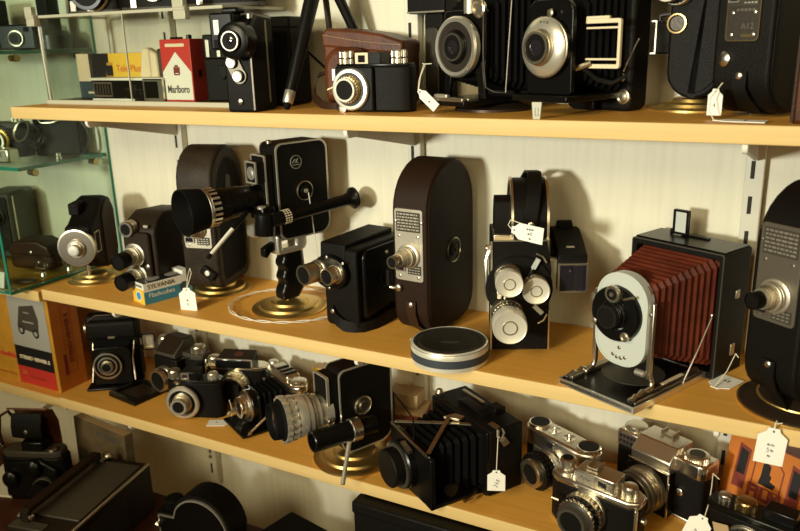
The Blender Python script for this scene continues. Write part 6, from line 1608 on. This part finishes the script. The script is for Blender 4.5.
part('face_ribs', MB().lathe(so, (0, -1, 0), [(0.0070, 0.0322), (0.0085, 0.0322), (0.0090, 0.0314), (0.0070, 0.0310)], 52), 'nickel', H_)
lens(H_, so + Vector((0, -0.014, 0)), (0, -1, 0), [(0.003, 0.0195, 'nickel'), (0.003, 0.0185, 'nickel'), (0.003, 0.0175, 'nickel')], 0.0145, 0.6, knurl=False)
text('V A R', 0.0052, 'engraving', H_, tuple(so + Vector((0.003, -0.0128, 0.0252))), FRONT, spin=-0.12)
screw(H_, tuple(so + Vector((0.006, -0.006, 0.035))), (0, -1, 0), 0.0045, 'nickel', 'rim_screw')
screw(H_, tuple(so + Vector((0.026, 0.002, -0.040))), (0, -1, 0), 0.003, 'brass_dark', 'board_screw')
ff = [(0.034, -0.040)]
part('frame_finder', MB().ringprism(rrect(0.006, 0.066, 0.050, 0.1005, 0.003, 3), rrect(0.0085, 0.0625, 0.0545, 0.0960, 0.001, 3), 'y', -0.062, -0.058).box((0.036, -0.060, 0.0595), (0.056, 0.003, 0.0022)).box((0.036, -0.060, 0.0915), (0.056, 0.003, 0.0022)).box((0.036, -0.060, 0.1020), (0.030, 0.004, 0.003)), 'card_cream', H_, 0.0006)
part('finder_arm', MB().tube([(0.016, -0.070, 0.050), (0.024, -0.066, 0.053), (0.030, -0.062, 0.055)], [0.0042, 0.0036, 0.003]), 'nickel', H_)
part('side_strap', MB().strip([(0.022, -0.066, 0.050), (0.034, -0.056, 0.038), (0.046, -0.046, 0.034), (0.058, -0.036, 0.042)], (0, 0.002, 0.004), 0.0016), 'leather_black', H_)
part('cable_release', MB().tube([(0.056, -0.040, 0.046), (0.062, -0.036, 0.064), (0.068, -0.032, 0.080)], 0.0008, 6), 'nickel', H_)
for x, z, r in ((0.030, 0.038, 0.0055), (0.034, 0.017, 0.0085)):
    part('side_knob', MB().lathe((x, -0.006, z), (0, -1, 0), [(0, r), (0.003, r), (0.004, r * 0.8), (0.003, r * 0.6), (0.004, 0)], 24), 'nickel', H_)

# --- clear price clip on the shelf edge
pc = thing('price_clip', 'tiny clear plastic price clip on the top shelf edge', 'price clip', (0.8555, 0.006, Z1), 5)
part('clip_stand', MB().prism([(-0.0040, 0.0), (0.0040, 0.0), (0.0055, 0.018), (-0.0055, 0.018)], 'y', -0.0015, 0.0015), 'acrylic_edge', pc, 0.0005)
part('figure', MB().tube([(-0.0016, -0.0018, 0.004), (0.0016, -0.0018, 0.004), (0.0016, -0.0018, 0.012), (-0.0016, -0.0018, 0.012), (-0.0016, -0.0018, 0.004)], 0.0004, 5), 'print_grey', pc)

# --- cine camera on brass base with side arm
J_ = thing('cine_camera', 'black rounded cine camera on a brass base with a hinged side finder, top shelf', 'cine camera', (0.993, 0.152, Z1), -10)
brass_base(J_, 0.047)
part('body', MB().prism(rrect(-0.024, 0.036, 0.014, 0.190, (0.030, 0.030, 0.020, 0.020), 8), 'y', -0.030, 0.030), 'leather_black', J_, 0.005, 3)
part('side_cover', MB().prism(rrect(-0.020, 0.032, 0.020, 0.186, (0.028, 0.028, 0.020, 0.020), 8), 'y', -0.0325, -0.029), 'leather_black', J_, 0.0015)
part('round_port', MB().lathe((-0.014, -0.031, 0.094), (0, -1, 0), [(0, 0.0105), (0.004, 0.0105), (0.005, 0.0095), (0.003, 0.0075), (0.003, 0)], 32), 'tin_dark', J_)
part('port_ring', MB().lathe((-0.014, -0.0345, 0.094), (0, -1, 0), [(0, 0.0108), (0.0015, 0.0105), (0.0016, 0.009), (0.0004, 0.0085)], 32), 'brass_dark', J_)
part('finder_arm', MB().box((-0.031, -0.020, 0.079), (0.018, 0.016, 0.034)), 'paint_matt', J_, 0.002)
part('arm_frame', MB().ringprism(rrect(-0.046, -0.038, 0.062, 0.098, 0.001, 2), rrect(-0.0445, -0.0395, 0.0635, 0.0965, 0.001, 2), 'y', -0.029, -0.013), 'nickel', J_)
part('arm_handle', MB().tube([(-0.038, -0.020, 0.094), (-0.038, -0.020, 0.103), (-0.030, -0.020, 0.104), (-0.020, -0.020, 0.104)], 0.0018, 6), 'paint_black', J_)
lens(J_, (-0.014, -0.032, 0.132), (-0.1, -1, 0), [(0.010, 0.020, 'nickel'), (0.012, 0.018, 'paint_black'), (0.010, 0.0165, 'nickel')], 0.0130, 0.5)

# --- large dark cine camera at right
K_ = tall_cine('large dark leather cine camera with carrying strap at the right end of the top shelf',
               (1.066, 0.104, Z1), -24, 0.060, 0.100, 0.205, 'leather_black', 0.050, 0.072, 0.034, lens_z=0.130, z0=0.003, rb=0.040, lens_r=0.013, lens_l=0.045, side_disc=None, front_text=False, strap_mat='leather_black', plate_mat='tin_dark')
pr_ = rrect(-0.0172, 0.0172, 0.0748, 0.1252, 0.0042)
part('plate_border', MB().ringprism(pr_, inset(pr_, 0.0009), 'y', -0.0530, -0.0515), 'brass_dark', K_)
el = MB()
for k_ in range(5):
    el.box((-0.006 + k_ * 0.0040, -0.0524, 0.104), (0.0028, 0.0003, 0.0024))
part('etched_line', el, 'dull_metal', K_)
part('brass_bar', MB().box((0.005, -0.0524, 0.0800), (0.012, 0.0004, 0.0026)), 'brass_dark', K_)
text('A12', 0.0080, 'dull_metal', K_, (0.005, -0.0526, 0.0885), FRONT)
part('release_button', MB().lathe((-0.016, -0.048, 0.058), (-0.3, -1, 0), [(0, 0.0075), (0.004, 0.0075), (0.006, 0.005), (0.007, 0)], 24), 'satin_chrome', K_)

# --- red-brown leather case at the very right
rc = thing('camera_case', 'red-brown leather case cut off by the right edge, top shelf', 'camera case', (1.142, 0.040, Z1), 0)
part('case', MB().box((0, 0, 0.080), (0.090, 0.050, 0.160)), 'leather_case', rc, 0.004)
part('edge_seam', MB().box((-0.044, -0.0252, 0.080), (0.003, 0.002, 0.156)), 'leather_strap', rc, 0.0005)

# --- grey upright camera behind, between case and folding camera
G_ = thing('cine_camera', 'tall grey-black cine camera behind the round-lensed folding camera', 'cine camera', (0.664, 0.176, Z1), -10)
part('body', MB().prism(rrect(-0.014, 0.016, 0.0, 0.118, 0.006), 'y', -0.018, 0.018), 'paint_matt', G_, 0.003)
part('front_grip', MB().prism(rrect(-0.010, 0.012, 0.010, 0.100, 0.008), 'y', -0.022, -0.017), 'tin_dark', G_, 0.002)
part('head', MB().box((-0.010, -0.004, 0.138), (0.062, 0.032, 0.042)), 'leather_black', G_, 0.003)
part('head_trim', MB().box((-0.010, -0.0205, 0.119), (0.060, 0.001, 0.002)), 'nickel', G_)
# ================================================================== PRICE TAGS AND TICKETS
# hanging tags (eyelet at the origin)
price_tag('white price tag hanging from the dark round base at the right edge', (1.1155, -0.0052, 1.1510), (-2, 4, 6), 0.0275, 0.040, ['~~', '5~', '~'], [[(1.1180, 0.006, 1.1530), (1.1166, -0.001, 1.1575), (1.1158, -0.0045, 1.1560), (1.1150, -0.0052, 1.1480)], [(1.1158, -0.0045, 1.1560), (1.1220, -0.003, 1.1570)], [(1.1158, -0.0045, 1.1560), (1.1160, -0.0055, 1.1480)]], 0.005)
price_tag('white price tag hanging on the side of the large black folding camera', (0.8040, 0.032, 1.0000), (0, 0, 22), 0.0230, 0.0300, ['248'], [[(0.8055, 0.0330, 1.0480), (0.8050, 0.0325, 1.0300), (0.8040, 0.0320, 0.9970)]], 0.0055, spin=1.2)
price_tag('white price tag on string hanging from the big chrome reflex camera', (1.0540, 0.0500, 0.9960), (-6, 18, -4), 0.0260, 0.040, ['~', '45'], [[(1.0560, 0.096, 1.0270), (1.0570, 0.080, 1.0180), (1.0570, 0.064, 1.0060), (1.0545, 0.0500, 0.9930)], [(1.0560, 0.096, 1.0270), (1.0640, 0.090, 1.0245)]], 0.006)
price_tag('white price tag hanging in front of the tall worn cine camera on brass', (0.3030, 0.0270, 1.1840), (-6, -6, 12), 0.0280, 0.036, ['~', '4'], [[(0.2960, 0.046, 1.2090), (0.3000, 0.036, 1.2000), (0.3030, 0.0270, 1.1810)], [(0.2960, 0.046, 1.2090), (0.3040, 0.040, 1.2040), (0.3036, 0.0270, 1.1815)]], 0.005)
price_tag('white price tag lying across the top strap of the turret cine camera', (0.8120, 0.0540, 1.3160), (-22, -85, 12), 0.0200, 0.042, ['~~~', '~0', '~'], [[(0.8085, 0.060, 1.3260), (0.8060, 0.058, 1.3200), (0.8130, 0.0540, 1.3150)], [(0.8085, 0.060, 1.3260), (0.8220, 0.060, 1.3225)]], 0.0045, spin=-1.5)
price_tag('white price tag on thread hanging beside the bakelite camera, top shelf', (0.7010, 0.0340, 1.4790), (10, -46, -6), 0.0120, 0.030, ['~'], [[(0.6890, 0.070, 1.5080), (0.6990, 0.056, 1.5080), (0.7100, 0.052, 1.5085)], [(0.6980, 0.056, 1.5080), (0.6970, 0.044, 1.4900), (0.7005, 0.0340, 1.4790)], [(0.7000, 0.056, 1.5080), (0.7010, 0.040, 1.4940), (0.7012, 0.0340, 1.4792)]], 0.004)
# tags lying on the shelves
price_tag('white price tag lying on the shelf beside the red bellows camera', (1.0500, 0.0680, Z2 + 0.0012), (-90, 0, 155), 0.0260, 0.0400, ['84'], [[(1.0662, 0.1080, Z2 + 0.030), (1.0600, 0.0900, Z2 + 0.014), (1.0500, 0.0670, Z2 + 0.0016)], [(1.0662, 0.1080, Z2 + 0.030), (1.0700, 0.1060, Z2 + 0.026)]], 0.006)
price_tag('blank white price tag lying on the lowest shelf by the small viewfinder camera', (0.3395, 0.0560, Z3 + 0.0012), (-90, 0, -62), 0.0200, 0.0380, ['~'], [[(0.3180, 0.0800, Z3 + 0.026), (0.3280, 0.0740, Z3 + 0.012), (0.3380, 0.0570, Z3 + 0.0016)]], 0.004)
price_tag('white price ticket lying in front of the tall brown cine camera', (0.6820, 0.0480, Z2 + 0.0012), (-90, 0, 178), 0.0240, 0.0280, ['245'], None, 0.006)
price_tag('white price tag lying at the top shelf edge below the dark cine camera', (1.0290, 0.0260, Z1 + 0.0012), (-90, 0, 84), 0.0200, 0.0480, ['~~'], [[(1.0330, 0.040, Z1 + 0.036), (1.0240, 0.030, Z1 + 0.022), (1.0250, 0.024, Z1 + 0.010), (1.0290, 0.0255, Z1 + 0.0016)]], 0.004)
price_tag('small white price tag standing against the dark cine camera, top shelf right', (1.0270, 0.0440, Z1 + 0.0300), (0, 0, -8), 0.0140, 0.0260, ['4'], None, 0.004)
